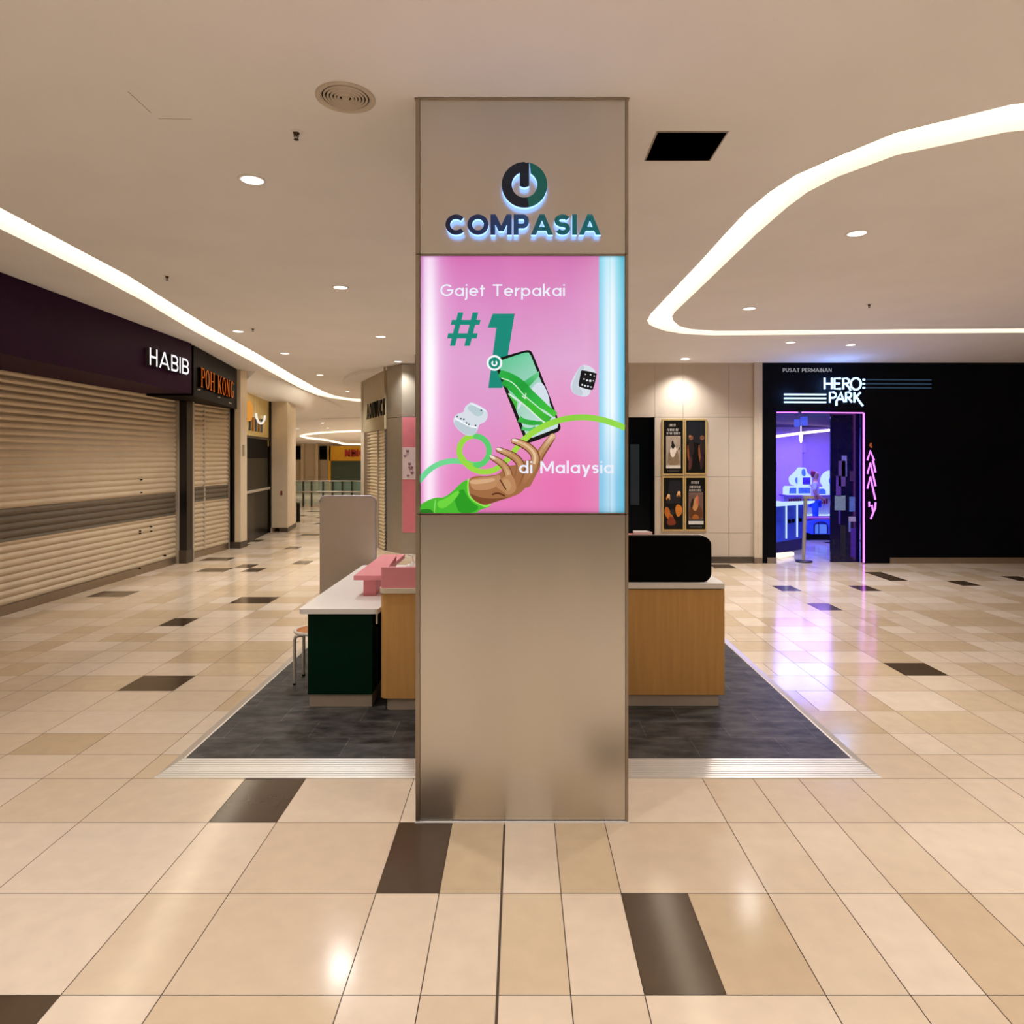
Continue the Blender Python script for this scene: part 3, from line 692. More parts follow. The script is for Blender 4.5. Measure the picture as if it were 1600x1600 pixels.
artr(smooth(ZB([(840, 700), (870, 750), (900, 800)]), 2, False), 2.2, S0)
artr(smooth(ZB([(760, 850), (820, 830), (890, 865)]), 2, False), 2.6, '#5a2c14')
for (a, b, an) in ((990, 306, 12), (832, 396, 12), (765, 476, 30)):
    q = ZB([(a, b)])[0]; e = [(q[0]+5*math.cos(t/12*6.283)*math.cos(math.radians(an))-2.2*math.sin(t/12*6.283)*math.sin(math.radians(an)), q[1]+5*math.cos(t/12*6.283)*math.sin(math.radians(an))+2.2*math.sin(t/12*6.283)*math.cos(math.radians(an))) for t in range(12)]
    art(e, '#f0dcd0')
layer[0] += 2
def film_text(txt, px0, px1, base, cap, w_):
    global film
    start = len(film.f); film.col = lin('#eceefa'); d = .0002+layer[0]*.00006
    fr = (Vector((cx_(px0), D0+.004, cz_(base))), Vector((1, 0, 0)), Vector((0, 0, 1)), Vector((0, -1, 0)))
    tw = text_width(txt, w_, .13); su = (cx_(px1)-cx_(px0))/tw; u = 0
    for c in txt:
        gw, items = glyph(c, w_); put_glyph(film, items, w_, fr, su, cap*D0/F, u*su, 0, d, d); u += gw+.13
film_text('Gajet Terpakai', 688, 882.5, 462.8, 18.5, .135)
film_text('di Malaysia', 811, 958.5, 739.6, 19.0, .155)
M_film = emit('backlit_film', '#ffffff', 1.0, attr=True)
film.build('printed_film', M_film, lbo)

# backlit logo and letters
M_halo = emit('letter_acrylic', (.26, .46, 1.0), 2.4)
def grad_face(name, stops, u0, u1):
    m = bpy.data.materials.new(name); m.use_nodes = True; nt = m.node_tree; b = nt.nodes['Principled BSDF']
    g = nt.nodes.new('ShaderNodeNewGeometry'); sp = nt.nodes.new('ShaderNodeSeparateXYZ'); mr = nt.nodes.new('ShaderNodeMapRange'); cr = nt.nodes.new('ShaderNodeValToRGB')
    nt.links.new(g.outputs['Position'], sp.inputs[0]); nt.links.new(sp.outputs[0], mr.inputs[0]); nt.links.new(mr.outputs[0], cr.inputs[0]); nt.links.new(cr.outputs[0], b.inputs['Base Color'])
    mr.inputs['From Min'].default_value = u0; mr.inputs['From Max'].default_value = u1
    els = cr.color_ramp.elements
    while len(els) < len(stops): els.new(.5)
    for e, (p, c) in zip(els, stops): e.position = p; e.color = (*lin(c), 1)
    b.inputs['Roughness'].default_value = .4
    return m
M_face = grad_face('letter_face', [(0, '#1a2c5c'), (.35, '#2450a8'), (.52, '#2866c0'), (.6, '#0488a8'), (1, '#02a2c0')], cx_(695), cx_(941))
M_logoL = pbr('logo_navy', '#0c2444', .4); M_logoR = pbr('logo_green', '#02888c', .4)
sgn = []
def add_letter(m, i, c): m.build('letter', [M_halo, M_face], colm)
DLT = D0-.042
def cxl(p): return (p-CX)/F*DLT
def czl(p): return EYE-(p-HY)/F*DLT
frL = (Vector((cxl(696), D0+.002, czl(367.0))), Vector((1, 0, 0)), Vector((0, 0, 1)), Vector((0, -1, 0)))
write('COMPASIA', .225, .09, frL, cxl(939)-cxl(696), (czl(335)-czl(367)), .018, .044, sep=add_letter, mats=(0, 1))
lx, lz = cxl(819.5), czl(288.8); Ro, Ri = 35.3*D0/F, 19.6*D0/F
frG = (Vector((lx, D0+.002, lz)), Vector((1, 0, 0)), Vector((0, 0, 1)), Vector((0, -1, 0)))
def arcring(a0, a1, n=40):
    o_ = [(Ro*math.cos(math.radians(a0+(a1-a0)*i/n)), Ro*math.sin(math.radians(a0+(a1-a0)*i/n))) for i in range(n+1)]
    i_ = [(Ri*math.cos(math.radians(a0+(a1-a0)*i/n)), Ri*math.sin(math.radians(a0+(a1-a0)*i/n))) for i in range(n+1)]
    return o_+i_[::-1]
pxm = D0/F
mb = MB(); mb.plate(arcring(88, 282), frG, .018, .044, (0, 1))
mb.plate([(-7.3*pxm, 19*pxm), (7.2*pxm, 19*pxm), (7.2*pxm, -2*pxm), (0, -4.6*pxm), (-7.3*pxm, -2*pxm)], frG, .018, .0441, (0, 1))
mb.plate([(-7.3*pxm, 16*pxm), (7.2*pxm, 16*pxm), (7.2*pxm, 34.5*pxm), (-7.3*pxm, 33*pxm)], frG, .018, .0442, (0, 1))
mb.build('logo_ring', [M_halo, M_logoL], colm)
mb = MB(); mb.plate(arcring(-78, 77.5)[:41]+[(Ri*math.cos(math.radians(61-139*i/40)), Ri*math.sin(math.radians(61-139*i/40))) for i in range(41)], frG, .018, .044, (0, 1)); mb.build('logo_ring', [M_halo, M_logoR], colm)

# ================================================================== KIOSK FLOOR MAT
mt = thing('kiosk_platform', (0, 6.6, 0), 'low dark grey vinyl floor platform with silver edging around the column', 'platform')
m = bpy.data.materials.new('slate_vinyl'); m.use_nodes = True; nt = m.node_tree; b = nt.nodes['Principled BSDF']
tc = nt.nodes.new('ShaderNodeTexCoord'); br = nt.nodes.new('ShaderNodeTexBrick'); nz = nt.nodes.new('ShaderNodeTexNoise'); mp = nt.nodes.new('ShaderNodeMapping')
nt.links.new(tc.outputs['Object'], br.inputs['Vector']); nt.links.new(tc.outputs['Object'], mp.inputs[0]); mp.inputs['Scale'].default_value = (1.4, 3.2, 1); mp.inputs['Rotation'].default_value = (0, 0, .5)
nt.links.new(mp.outputs[0], nz.inputs['Vector']); nz.inputs['Scale'].default_value = 3.0; nz.inputs['Detail'].default_value = 8; nz.inputs['Roughness'].default_value = .65
br.inputs['Color1'].default_value = (*lin('#302e2d'), 1); br.inputs['Color2'].default_value = (*lin('#3b3836'), 1); br.inputs['Mortar'].default_value = (*lin('#565350'), 1)
br.inputs['Scale'].default_value = 1.0; br.inputs['Brick Width'].default_value = .6; br.inputs['Row Height'].default_value = .3; br.inputs['Mortar Size'].default_value = .002
cr = nt.nodes.new('ShaderNodeMapRange'); cr.inputs['From Min'].default_value = .38; cr.inputs['From Max'].default_value = .66; cr.inputs['To Min'].default_value = .5; cr.inputs['To Max'].default_value = 2.3
nt.links.new(nz.outputs[0], cr.inputs[0]); sc_ = nt.nodes.new('ShaderNodeVectorMath'); sc_.operation = 'SCALE'
nt.links.new(br.outputs[0], sc_.inputs[0]); nt.links.new(cr.outputs[0], sc_.inputs['Scale']); nt.links.new(sc_.outputs[0], b.inputs['Base Color']); b.inputs['Roughness'].default_value = .5; b.inputs['Specular IOR Level'].default_value = .25
M_mat = m
zp = .022
mb = MB(); mb.box(-2.215, xl-.002, 4.47, 8.95, .001, zp).box(xr+.002, 2.195, 4.47, 8.95, .001, zp).box(xl-.002, xr+.002, D0+dep+.002, 8.95, .001, zp); mb.build('vinyl_floor', M_mat, mt)
# front ribbed ramp
ya, yb = 4.232, 4.47
xa0, xa1, xb0, xb1 = -2.285, 2.262, -2.215, 2.195
n = 9
for side in (0, 1):
  mb = MB()
  X0 = (lambda t: xa0+(xb0-xa0)*t) if side == 0 else (lambda t: xr+.002)
  X1 = (lambda t: xl-.002) if side == 0 else (lambda t: xa1+(xb1-xa1)*t)
  for i in range(n):
    t0, t1 = i/n, (i+1)/n
    for (s0, s1, h) in ((t0, t0+.72/n, .003), (t0+.72/n, t1, 0)):
        za, zb = .003+s0*(zp-.003)+h, .003+s1*(zp-.003)+h
        y0_, y1_ = ya+(yb-ya)*s0, ya+(yb-ya)*s1
        mb.add([(X0(s0), y0_, 0), (X1(s0), y0_, 0), (X0(s0), y0_, za), (X1(s0), y0_, za), (X0(s1), y1_, zb), (X1(s1), y1_, zb), (X0(s1), y1_, 0), (X1(s1), y1_, 0)], [(0, 1, 3, 2), (2, 3, 5, 4), (4, 5, 7, 6), (0, 2, 4, 6), (1, 7, 5, 3)])
  mb.build('edge_ramp', M_ramp, mt)
for s in (0, 1):
    mb = MB()
    o0, i0 = ((xa0, xb0), (xa1, xb1))[s]
    yk = 8.95
    mb.add([(o0, ya, .002), (o0-(.025 if s == 0 else -.04), yk+.2, .002), (i0-(.02 if s == 0 else -.02), yk, zp+.003), (i0, yb, zp+.003), (o0, ya, 0), (o0, yk+.2, 0)], [(0, 1, 2, 3) if s else (3, 2, 1, 0)])
    iu = i0+(.012 if s == 0 else -.012)
    mb.add([(i0, yb, zp+.003), (i0-(.02 if s == 0 else -.02), yk, zp+.003), (iu-(.02 if s == 0 else -.02), yk, zp+.0005), (iu, yb, zp+.0005)], [(0, 1, 2, 3) if s else (3, 2, 1, 0)])
    mb.build('edge_trim', pbr('trim_aluminium', '#d6ccc0', .45, .6), mt)

# ================================================================== COUNTERS
def rrect(x0, x1, y0, y1, r, corners=(1, 1, 1, 1), n=6):
    pts = []
    for k_, (cx0, cy0, a) in enumerate(((x0+r, y0+r, 180), (x1-r, y0+r, 270), (x1-r, y1-r, 0), (x0+r, y1-r, 90))):
        if corners[k_]: pts += [(cx0+r*math.cos(math.radians(a+90*i/n)), cy0+r*math.sin(math.radians(a+90*i/n))) for i in range(n+1)]
        else: pts.append(((x0, y0), (x1, y0), (x1, y1), (x0, y1))[k_])
    return pts
Z0 = zp
rc = thing('oak_counter', (.85, 6.0, Z0), 'oak counter with white top to the right of the column', 'counter')
mb = MB(); mb.box(.03, 1.632, 5.40, 6.25, .115, .957); mb.build('body', M_wood, rc, bevel=.003)
mb = MB(); mb.box(.03, 1.59, 5.42, 6.22, Z0, .115); mb.build('plinth', M_plinth, rc)
mb = MB(); mb.box(.03, 1.628, 5.385, 6.27, .963, 1.008); mb.build('countertop', M_white, rc, bevel=.004)
mb = MB(); mb.box(.03, 1.60, 5.40, 6.25, .957, .963); mb.build('shadow_gap', M_black, rc)
lc = thing('rounded_oak_counter', (-.55, 5.7, Z0), 'oak counter with rounded corner and cream top left of the column', 'counter')
mb = MB(); mb.prism(rrect(-1.09, -.03, 5.30, 6.0, .05, (1, 0, 0, 0)), .122, .945); mb.build('body', M_wood, lc)
mb = MB(); mb.prism(rrect(-1.05, -.03, 5.335, 5.96, .04, (1, 0, 0, 0)), Z0, .122); mb.build('plinth', M_plinth, lc)
mb = MB(); mb.prism(rrect(-1.10, -.03, 5.285, 6.02, .06, (1, 0, 0, 0)), .945, .985); mb.build('countertop', M_cream, lc, bevel=.012)
ps = MB(); ps.prism(rrect(-1.085, -.05, 5.30, 5.335, .017, (1, 0, 0, 1)), .985, 1.147)
tag(ps.build('pink_counter_screen', M_pink, bevel=.003), 'low pink upright screen on the cream counter top left of the column', 'screen')
# pump bottle
pb = thing('pump_bottle', (-.885, 5.62, .985), 'white pump bottle on the counter behind the low pink screen', 'bottle')
mb = MB(); mb.lathe([(0, 0), (.028, 0), (.030, .01), (.030, .12), (.022, .14), (.011, .148), (.011, .16), (0, .16)], (-.885, 5.62, .985), 20); mb.build('body', M_white, pb)
mb = MB(); mb.tube([(-.885, 5.62, 1.145), (-.885, 5.62, 1.19), (-.895, 5.62, 1.198), (-.925, 5.615, 1.196)], [.005, .005, .008, .006], 8); mb.lathe([(0, 1.187-.985), (.017, .202), (.017, .212), (0, .214)], (-.885, 5.62, .985), 16); mb.build('pump', M_white, pb)
cb = MB(); cb.lathe([(0, 0), (.03, 0), (.034, .008), (.034, .10), (.02, .118), (0, .12)], (-.93, 5.75, .985), 20); tag(cb.build('round_canister', M_white), 'short white canister on the counter beside the pump bottle', 'canister')

# white desk
dk = thing('white_topped_desk', (-1.42, 6.4, Z0), 'white topped desk with dark green body at the left of the kiosk', 'desk')
mb = MB(); mb.box(-1.68, -1.172, 5.38, 7.45, .127, .772); mb.build('body', M_green, dk)
mb = MB(); mb.box(-1.675, -1.178, 5.405, 7.42, Z0, .127); mb.build('plinth', M_plinth, dk)
mb = MB(); mb.prism(rrect(-1.745, -1.112, 5.345, 7.55, .035), .772, .811); mb.build('desktop', M_white, dk, bevel=.006)
mb = MB(); mb.box(-1.145, -1.132, 5.40, 5.43, .68, .772); mb.build('bracket', M_steel, dk)
# pink shelf on desk
sh = thing('pink_display_shelf', (-1.32, 6.4, .811), 'long pink display shelf standing on the white desk', 'shelf')
mb = MB(); mb.prism([(-1.42, 5.8), (-1.18, 5.8), (-1.265, 6.96), (-1.20, 6.59), (-1.20, 7.09), (-1.435, 7.09)], .957, .996); mb.build('shelf_board', M_pink, sh)
mb = MB(); mb.prism([(-1.352, 5.87), (-1.243, 5.87), (-1.275, 7.0), (-1.352, 7.0)], .811, .957); mb.build('support', M_pink, sh)
# upright panel behind desk
gp = thing('silver_partition', (-1.93, 7.66, Z0), 'silver upright partition with rounded top corners behind the white desk', 'partition')
fr = (Vector((-2.255, 7.65, Z0)), Vector((1, 0, 0)), Vector((0, 0, 1)), Vector((0, -1, 0)))
W_, H_ = .632, 1.574-Z0
poly = [(0, 0), (W_, 0)]+[(W_-.07+.07*math.cos(math.radians(a)), H_-.07+.07*math.sin(math.radians(a))) for a in range(0, 91, 10)]+[(.07+.07*math.cos(math.radians(a)), H_-.07+.07*math.sin(math.radians(a))) for a in range(90, 181, 10)]
M_part = pbr('partition_metal', '#cec0b2', .45, .5, var=.03)
mb = MB(); mb.plate(poly, fr, -.055, 0); mb.build('panel', M_part, gp)
mb = MB(); mb.tube([fr[0]+Vector((u, -.0, v)) for u, v in poly[1:]], .007, 8); mb.build('edging', pbr('partition_edge', '#b8afc4', .4, .5), gp)

# black display and pink riser on the right counter
bd = thing('black_display_case', (1.0, 5.48, 1.008), 'black case with rounded ends on the white counter top at right', 'case')
fr = (Vector((.45, 5.43, 1.008)), Vector((1, 0, 0)), Vector((0, 0, 1)), Vector((0, -1, 0)))
W_, H_ = 1.085, .367
def rr_uv(W_, H_, r, n=8):
    return [(r*(1-math.cos(math.radians(0)))*0+r+r*math.cos(math.radians(a)), r+r*math.sin(math.radians(a))) for a in [180+90*i/n for i in range(n+1)]]+[(W_-r+r*math.cos(math.radians(a)), r+r*math.sin(math.radians(a))) for a in [270+90*i/n for i in range(n+1)]]+[(W_-r+r*math.cos(math.radians(a)), H_-r+r*math.sin(math.radians(a))) for a in [90*i/n for i in range(n+1)]]+[(r+r*math.cos(math.radians(a)), H_-r+r*math.sin(math.radians(a))) for a in [90+90*i/n for i in range(n+1)]]
mb = MB(); mb.plate(rr_uv(W_, H_, .075), fr, -.09, 0); mb.build('shell', M_black, bd, bevel=.004)
mb = MB(); O, U, V, N_ = fr; mb.tube([O+U*u+V*v+N_*(-.092) for u, v in rr_uv(W_, H_, .077)], .004, 6, closed=True); mb.build('rear_rim', M_alu2, bd)
pr = thing('pink_riser', (.95, 5.75, 1.008), 'pink riser table behind the black case on the right counter', 'riser')
mb = MB(); mb.prism([(.46, 5.53), (1.275, 5.53), (1.10, 5.92), (.46, 5.92)], 1.315, 1.345); mb.build('top', M_pink, pr)
mb = MB(); mb.box(.5, 1.08, 5.56, 5.88, 1.008, 1.315); mb.build('base', M_pink, pr)
wb = MB(); wb.prism([(.97, 5.78), (1.13, 5.78), (1.10, 5.90), (.985, 5.90)], 1.345, 1.372)
tag(wb.build('flat_white_tray', M_white, bevel=.003), 'flat white tray lying on the pink riser', 'tray')

# stool
st = thing('round_stool', (-1.84, 6.05, Z0), 'round stool with orange-brown seat beside the dark green desk', 'stool')
mb = MB(); mb.lathe([(0, .462), (.15, .462), (.15, .472), (.135, .482), (0, .484)], (-1.84, 6.05, 0), 40); mb.build('seat', pbr('stool_seat', '#c0702a', .45), st)
mb = MB(); mb.tube([(-1.84+.155*math.cos(2*math.pi*i/36), 6.05+.155*math.sin(2*math.pi*i/36), .467) for i in range(36)], .0145, 10, closed=True); mb.build('seat_ring', pbr('white_enamel', '#dcd5cc', .3), st)
for sx in (-1, 1):
    for sy in (-1, 1):
        mb = MB(); x_, y_ = -1.84+sx*.126, 6.05+sy*.125
        mb.tube([(-1.84+sx*.05, 6.05+sy*.10, .448), (-1.84+sx*.095, 6.05+sy*.12, .447), (x_-sx*.006, y_, .438), (x_, y_, .41), (x_, y_, Z0+.015)], .0145, 10)
        lg = mb.build('leg', M_steel, st)
        mb = MB(); mb.tube([(x_, y_, Z0), (x_, y_, Z0+.02)], .014, 10); mb.build('foot_cap', M_black, lg)

# ================================================================== CEILING FITTINGS
dl_grp = 'recessed downlights in the mall ceiling'
def downlight_proto(loc, label):
    o = thing('downlight', loc, label, 'downlight', dl_grp)
    mb = MB(); mb.lathe([(.098, 0), (.098, -.004), (.078, -.006), (.076, -.002), (.076, 0.0)], loc, 36); mb.build('trim_ring', M_ceil, o)
    mb = MB(); mb.lathe([(.076, -.003), (.05, -.006), (0, -.0065)], loc, 30); mb.build('lens', M_dl, o)
    return o
dls = [((394, 281), 'brightest large downlight in the ceiling upper left of the column'),
 ((532, 449), 'downlight in the ceiling just left of the column top sign'),
 ((1339, 364.5), 'largest downlight inside the ceiling island at right'),
 ((1171, 482), 'downlight inside the ceiling island at its near inner corner'),
 ((372, 517.5), 'downlight beside the cove above the purple shop sign'),
 ((445, 552), 'downlight over the corridor, second along the row beside the left cove'),
 ((595, 526), 'downlight in front of the silver pillar left of the column'),
 ((500, 586), 'downlight over the corridor, third along the row beside the left cove'),
 ((1235, 535), 'downlight between the ceiling island and the neon game shop, left one'),
 ((1329, 539), 'downlight between the ceiling island and the neon game shop, right one'),
 ((1070.5, 561.5), 'downlight close to the wall above the four posters'),
 ((544, 611.6), 'downlight at the tip of the round ceiling bulkhead'),
 ((622, 565), 'downlight touching the top of the silver pillar with pink poster')]
proto = None
for i, ((px, py), lab) in enumerate(dls):
    c = CE(px, py)
    if proto is None: proto = downlight_proto(c, lab); o = proto
    else: o = dup(proto, c, lab, dl_grp)
    sp = lamp('SPOT', 'lamp', (0, 0, 0), DL_POWER, (1, .985, .95)); sp.parent = o; sp.location = (0, 0, -.02)
    if px == 532: sp.data.energy = DL_POWER*.5
    if c.y > 9: sp.data.energy = DL_POWER*.55
    if px in (1070.5, 622): sp.data.energy = DL_POWER*(.009 if px > 1000 else .09)
    sp.data.spot_size = math.radians(125); sp.data.spot_blend = .9; sp.data.shadow_soft_size = .11
far_dl = [((420, 607), 'small downlight on the soffit above the gold shop sign'), ((471, 627.5), 'small downlight past the beige corridor pillar, nearest to it'), ((488, 634), 'tiny downlight between two corridor downlights far left'), ((507.5, 642), 'small downlight in the far corridor under the cove bend'), ((483, 652), 'small downlight at the far edge of the corridor ceiling'), ((512, 669), 'tiny downlight just above the far glowing ceiling loop'), ((464.5, 670), 'tiny downlight beside the edge of the beige pillar, left of the far loop'), ((504, 661), 'tiny downlight beyond the ceiling step in the far corridor')]
for (px, py), lab in far_dl:
    c = CE(px, py)
    if px < 475: c = P(px, py, 19.5 if px < 440 else 24)
    o = dup(proto, c, lab, dl_grp)
    for ch in list(o.children):
        if ch.type == 'LIGHT': bpy.data.objects.remove(ch)
for k_, (x, y) in enumerate([(-2.2, 1.2), (2.6, 1.4), (-5.5, 3.4), (-4.0, -1.5), (0.0, -1.8), (4.5, -1.5), (-4, -5), (0, -5), (4.5, -5), (-8.5, 27), (-5.0, 27), (5.5, 1.6), (-6.8, 22.5)]):  # unseen spots without fittings, added to brighten hall and corridor
    sp = lamp('SPOT', 'unseen_lamp', (x, y, ceil_z(x, y)-.03 if y < 20 else 3.4), DL_POWER*(1.6 if y < 3 else .7), (1, .985, .95))
    sp.data.spot_size = math.radians(125); sp.data.spot_blend = .9; sp.data.shadow_soft_size = .08
for (x, y, p_) in ((-1.05, 2.75, .22), (-7, 33, 2.5), (-10.5, 35.5, 2.5), (-4.5, 36, 2.0), (-8.2, 24.5, 1.2)):  # unseen spot by the column; the others added to brighten the far corridor
    sp = lamp('SPOT', 'unseen_lamp', (x, y, ceil_z(x, y)-.03 if y < 20 else (3.4 if y < 30 else 2.95)), DL_POWER*p_, (1, .95, .85))
    sp.data.spot_size = math.radians(150 if y > 20 else 110); sp.data.spot_blend = .9; sp.data.shadow_soft_size = .08

# air diffuser
c = CE(540, 152)
vt = thing('round_air_diffuser', c, 'round ceiling air diffuser with concentric rings', 'air vent')
mb = MB(); mb.lathe([(.160, 0), (.160, -.008), (.150, -.012), (.128, -.004), (.122, .03)], c, 48); mb.build('rim', pbr('vent_paint', '#c9bcab', .6), vt)
mb = MB()
for k_, r in enumerate((.115, .096, .077, .058, .04)):
    mb.lathe([(r, .02), (r+.006, -.004-.001*k_), (r-.004, -.008-.001*k_), (r-.012, .015)], c, 40)
mb.lathe([(.022, .0), (.018, -.012), (0, -.014)], c, 24); mb.build('vane_rings', MATS['vent_paint'], vt)
mb = MB(); mb.lathe([(0, -.0005), (.13, -.0005)], c, 40); mb.build('duct_opening', M_black, vt)
# sprinklers
M_brass = pbr('sprinkler_brass', '#4a3a28', .4, .8)
spk = None
for (px, py), lab, far in (((463, 206), 'sprinkler head with white ring in the ceiling below the round diffuser', 0), ((261, 431), 'sprinkler head in the ceiling above the start of the left cove', 1), ((395, 513), 'sprinkler head beside a downlight above the corridor', 1), ((1358, 475), 'sprinkler head inside the ceiling island at right', 1)):
    c = CE(px, py)
    if spk is None:
        spk = thing('sprinkler_head', c, lab, 'sprinkler', 'ceiling sprinkler heads')
        mb = MB(); mb.lathe([(.042, 0), (.040, -.004), (.022, -.008), (.018, -.002)], c, 28); mb.build('escutcheon', M_ceil, spk)
        mb = MB(); mb.lathe([(.019, -.001), (.019, -.012), (.008, -.016), (.007, -.028), (0, -.03)], c, 16)
        mb.tube([c+Vector((-.012, 0, -.01)), c+Vector((-.013, 0, -.028)), c+Vector((0, 0, -.045)), c+Vector((.013, 0, -.028)), c+Vector((.012, 0, -.01))], .003, 6)
        mb.lathe([(0, -.045), (.015, -.046), (.015, -.049), (0, -.05)], c, 16); mb.build('nozzle', M_brass, spk)
    else: dup(spk, c, lab, 'ceiling sprinkler heads')
# faint access panel outline upper left
mb = MB()
for a, b in (((200, 143), (236, 176)), ((247, 185), (300, 186))):
    p, q = CE(*a), CE(*b); d = (q-p).normalized(); n_ = Vector((-d.y, d.x, 0))*.002
    mb.add([p-n_, p+n_, q+n_, q-n_], [(0, 1, 2, 3)])
for v in mb.v: v.z -= .0008
tag(mb.build('access_panel_joint', pbr('joint_line', '#8d7763', .9)), 'hairline joint of an access panel in the ceiling, upper left', 'joint')

# ================================================================== RIGHT: posters
M_gold = pbr('gold_frame', '#d8bc7c', .4, .6)
M_pblk = pbr('poster_black', '#060505', .35, spec=.3)
M_pcol = pbr('poster_print', '#ffffff', .4, var=.15, scale=14, attr=True)
def poster(px0, px1, py0, py1, label, kind):
    x0, x1, z0, z1_ = wx(px0), wx(px1), wz(py1), wz(py0)
    o = thing('framed_poster', ((x0+x1)/2, DW-.02, z0), label, 'poster', None)
    m_ = MB(); f_ = .026
    m_.box(x0-f_, x1+f_, DW-.03, DW-.002, z1_, z1_+f_).box(x0-f_, x1+f_, DW-.03, DW-.002, z0-f_, z0).box(x0-f_, x0, DW-.03, DW-.002, z0, z1_).box(x1, x1+f_, DW-.03, DW-.002, z0, z1_)
    m_.build('frame', M_gold, o)
    m_ = MB(); m_.cur = 0; m_.box(x0, x1, DW-.02, DW-.004, z0, z1_); m_.cur = 1
    W, H = x1-x0, z1_-z0; fr = (Vector((x0, DW-.0205, z0)), Vector((W, 0, 0)), Vector((0, 0, H)), Vector((0, -1, 0)))
    lay = [0]
    def sh_(pts, c, sm=0, cols_=None):
        lay[0] += 1
        if sm: pts = smooth(pts, sm)
        m_.plate(pts, fr, lay[0]*.0004, lay[0]*.0004, None, [lin(c)]*len(pts))
    def ell(cx, cy, rx, ry, c): sh_([(cx+rx*math.cos(t/14*6.283), cy+ry*math.sin(t/14*6.283)) for t in range(14)], c)
    if kind in ('a', 'd'):
        rr = random.Random(kind)
        # blurred heading marks
        for (yy, hh, u0, u1) in ((.885, .05, .28, .64), (.80, .045, .18, .72), (.735, .045, .16, .82)):
            u = u0
            while u < u1:
                wd_ = rr.uniform(.03, .06); sh_([(u, yy), (u+wd_*.55, yy), (u+wd_*.7, yy+hh), (u+wd_*.1, yy+hh)], '#c8c2ba'); u += wd_+.02
        for k_ in range(9): sh_([(.2+k_*.07, .045), (.24+k_*.07, .045), (.24+k_*.07, .055), (.2+k_*.07, .055)], '#8a847c')
        if kind == 'a':
            sh_([(.12, .10), (.88, .10), (.88, .71), (.12, .71)], '#a89888')
            sh_([(.12, .10), (.88, .10), (.88, .155), (.12, .155)], '#ded4cc')
            sh_([(.18, .155), (.22, .36), (.32, .46), (.5, .4), (.68, .46), (.78, .34), (.84, .155)], '#8a7458', 1)
            sh_([(.3, .44), (.38, .32), (.5, .3), (.6, .36), (.68, .46), (.58, .52), (.42, .5)], '#e8dccc', 2)
            ell(.48, .52, .09, .05, '#120a06'); ell(.46, .57, .06, .05, '#160c08'); sh_([(.66, .46), (.76, .5), (.7, .42)], '#d8c8b4'); ell(.8, .47, .03, .03, '#100a06')
        else:
            sh_([(.12, .19), (.88, .19), (.88, .72), (.12, .72)], '#6a5048'); sh_([(.12, .10), (.9, .10), (.9, .165), (.12, .165)], '#d0cac4')
            sh_([(.14, .2), (.16, .4), (.3, .48), (.4, .42), (.6, .52), (.86, .38), (.86, .2)], '#5a3010', 1)
            sh_([(.3, .4), (.5, .34), (.66, .48), (.58, .66), (.44, .6)], '#c08850', 2); sh_([(.18, .44), (.3, .6), (.4, .6), (.36, .42)], '#120804', 2)
            sh_([(.52, .5), (.56, .66), (.62, .66), (.66, .48)], '#c86048', 1); sh_([(.26, .2), (.4, .3), (.62, .28), (.7, .2)], '#a05c18', 1)
    elif kind == 'b':
        sh_([(0, .6), (1, .55), (1, .98), (0, .98)], '#040c18')
        for cx0, s_ in ((.26, 1), (.84, .95)):
            ell(cx0, .67, .12, .045, '#7a4a30'); sh_([(cx0-.14, .6), (cx0+.12, .6), (cx0+.18, .42), (cx0+.1, .34), (cx0-.16, .36)], '#1c0e10', 1)
            sh_([(cx0-.16, .58), (cx0-.22, .4), (cx0-.12, .2), (cx0-.06, .2), (cx0-.1, .4)], '#8a4a28', 1)
            sh_([(cx0-.1, .34), (cx0+.1, .34), (cx0+.06, .1), (cx0-.12, .05)], '#2a1418', 1)
        sh_([(.1, .05), (.16, .3), (.3, .28), (.26, .06)], '#5a2c28', 1); ell(.2, .70, .05, .02, '#c89060')
    else:
        sh_([(.2, .5), (.9, .5), (.9, .95), (.3, .95)], '#060e1a')
        for cx0, cy0 in ((.24, .60), (.78, .66)):
            ell(cx0, cy0, .11, .05, '#d89040'); ell(cx0+.02, cy0+.05, .08, .035, '#e0b888'); ell(cx0, cy0-.06, .12, .04, '#1a0c06'); ell(cx0+.0, cy0-.02, .07, .02, '#3a1808')
        sh_([(.02, .3), (.1, .46), (.3, .4), (.62, .14), (.5, .1), (.3, .16)], '#b86418', 2); sh_([(.58, .4), (.7, .5), (.98, .44), (.96, .3), (.7, .22)], '#c47420', 2)
        sh_([(.1, .08), (.3, .28), (.6, .2), (.66, .08)], '#7a2c10', 2); sh_([(.3, .34), (.5, .42), (.6, .3), (.4, .28)], '#181010', 1)
    m_.build('print', [M_pblk, M_pcol], o)
    return o
poster(1036.5, 1066.5, 657, 740, 'upper left framed poster with a white-dressed figure on black', 'a')
poster(1071.5, 1101.5, 657, 739, 'upper right framed poster with two dark standing figures', 'b')
poster(1036.5, 1066.5, 746.5, 827, 'lower left framed poster with two orange-lit faces', 'c')
poster(1071.5, 1101.5, 746.5, 827, 'lower right framed poster with seated figure and white caption bar', 'd')

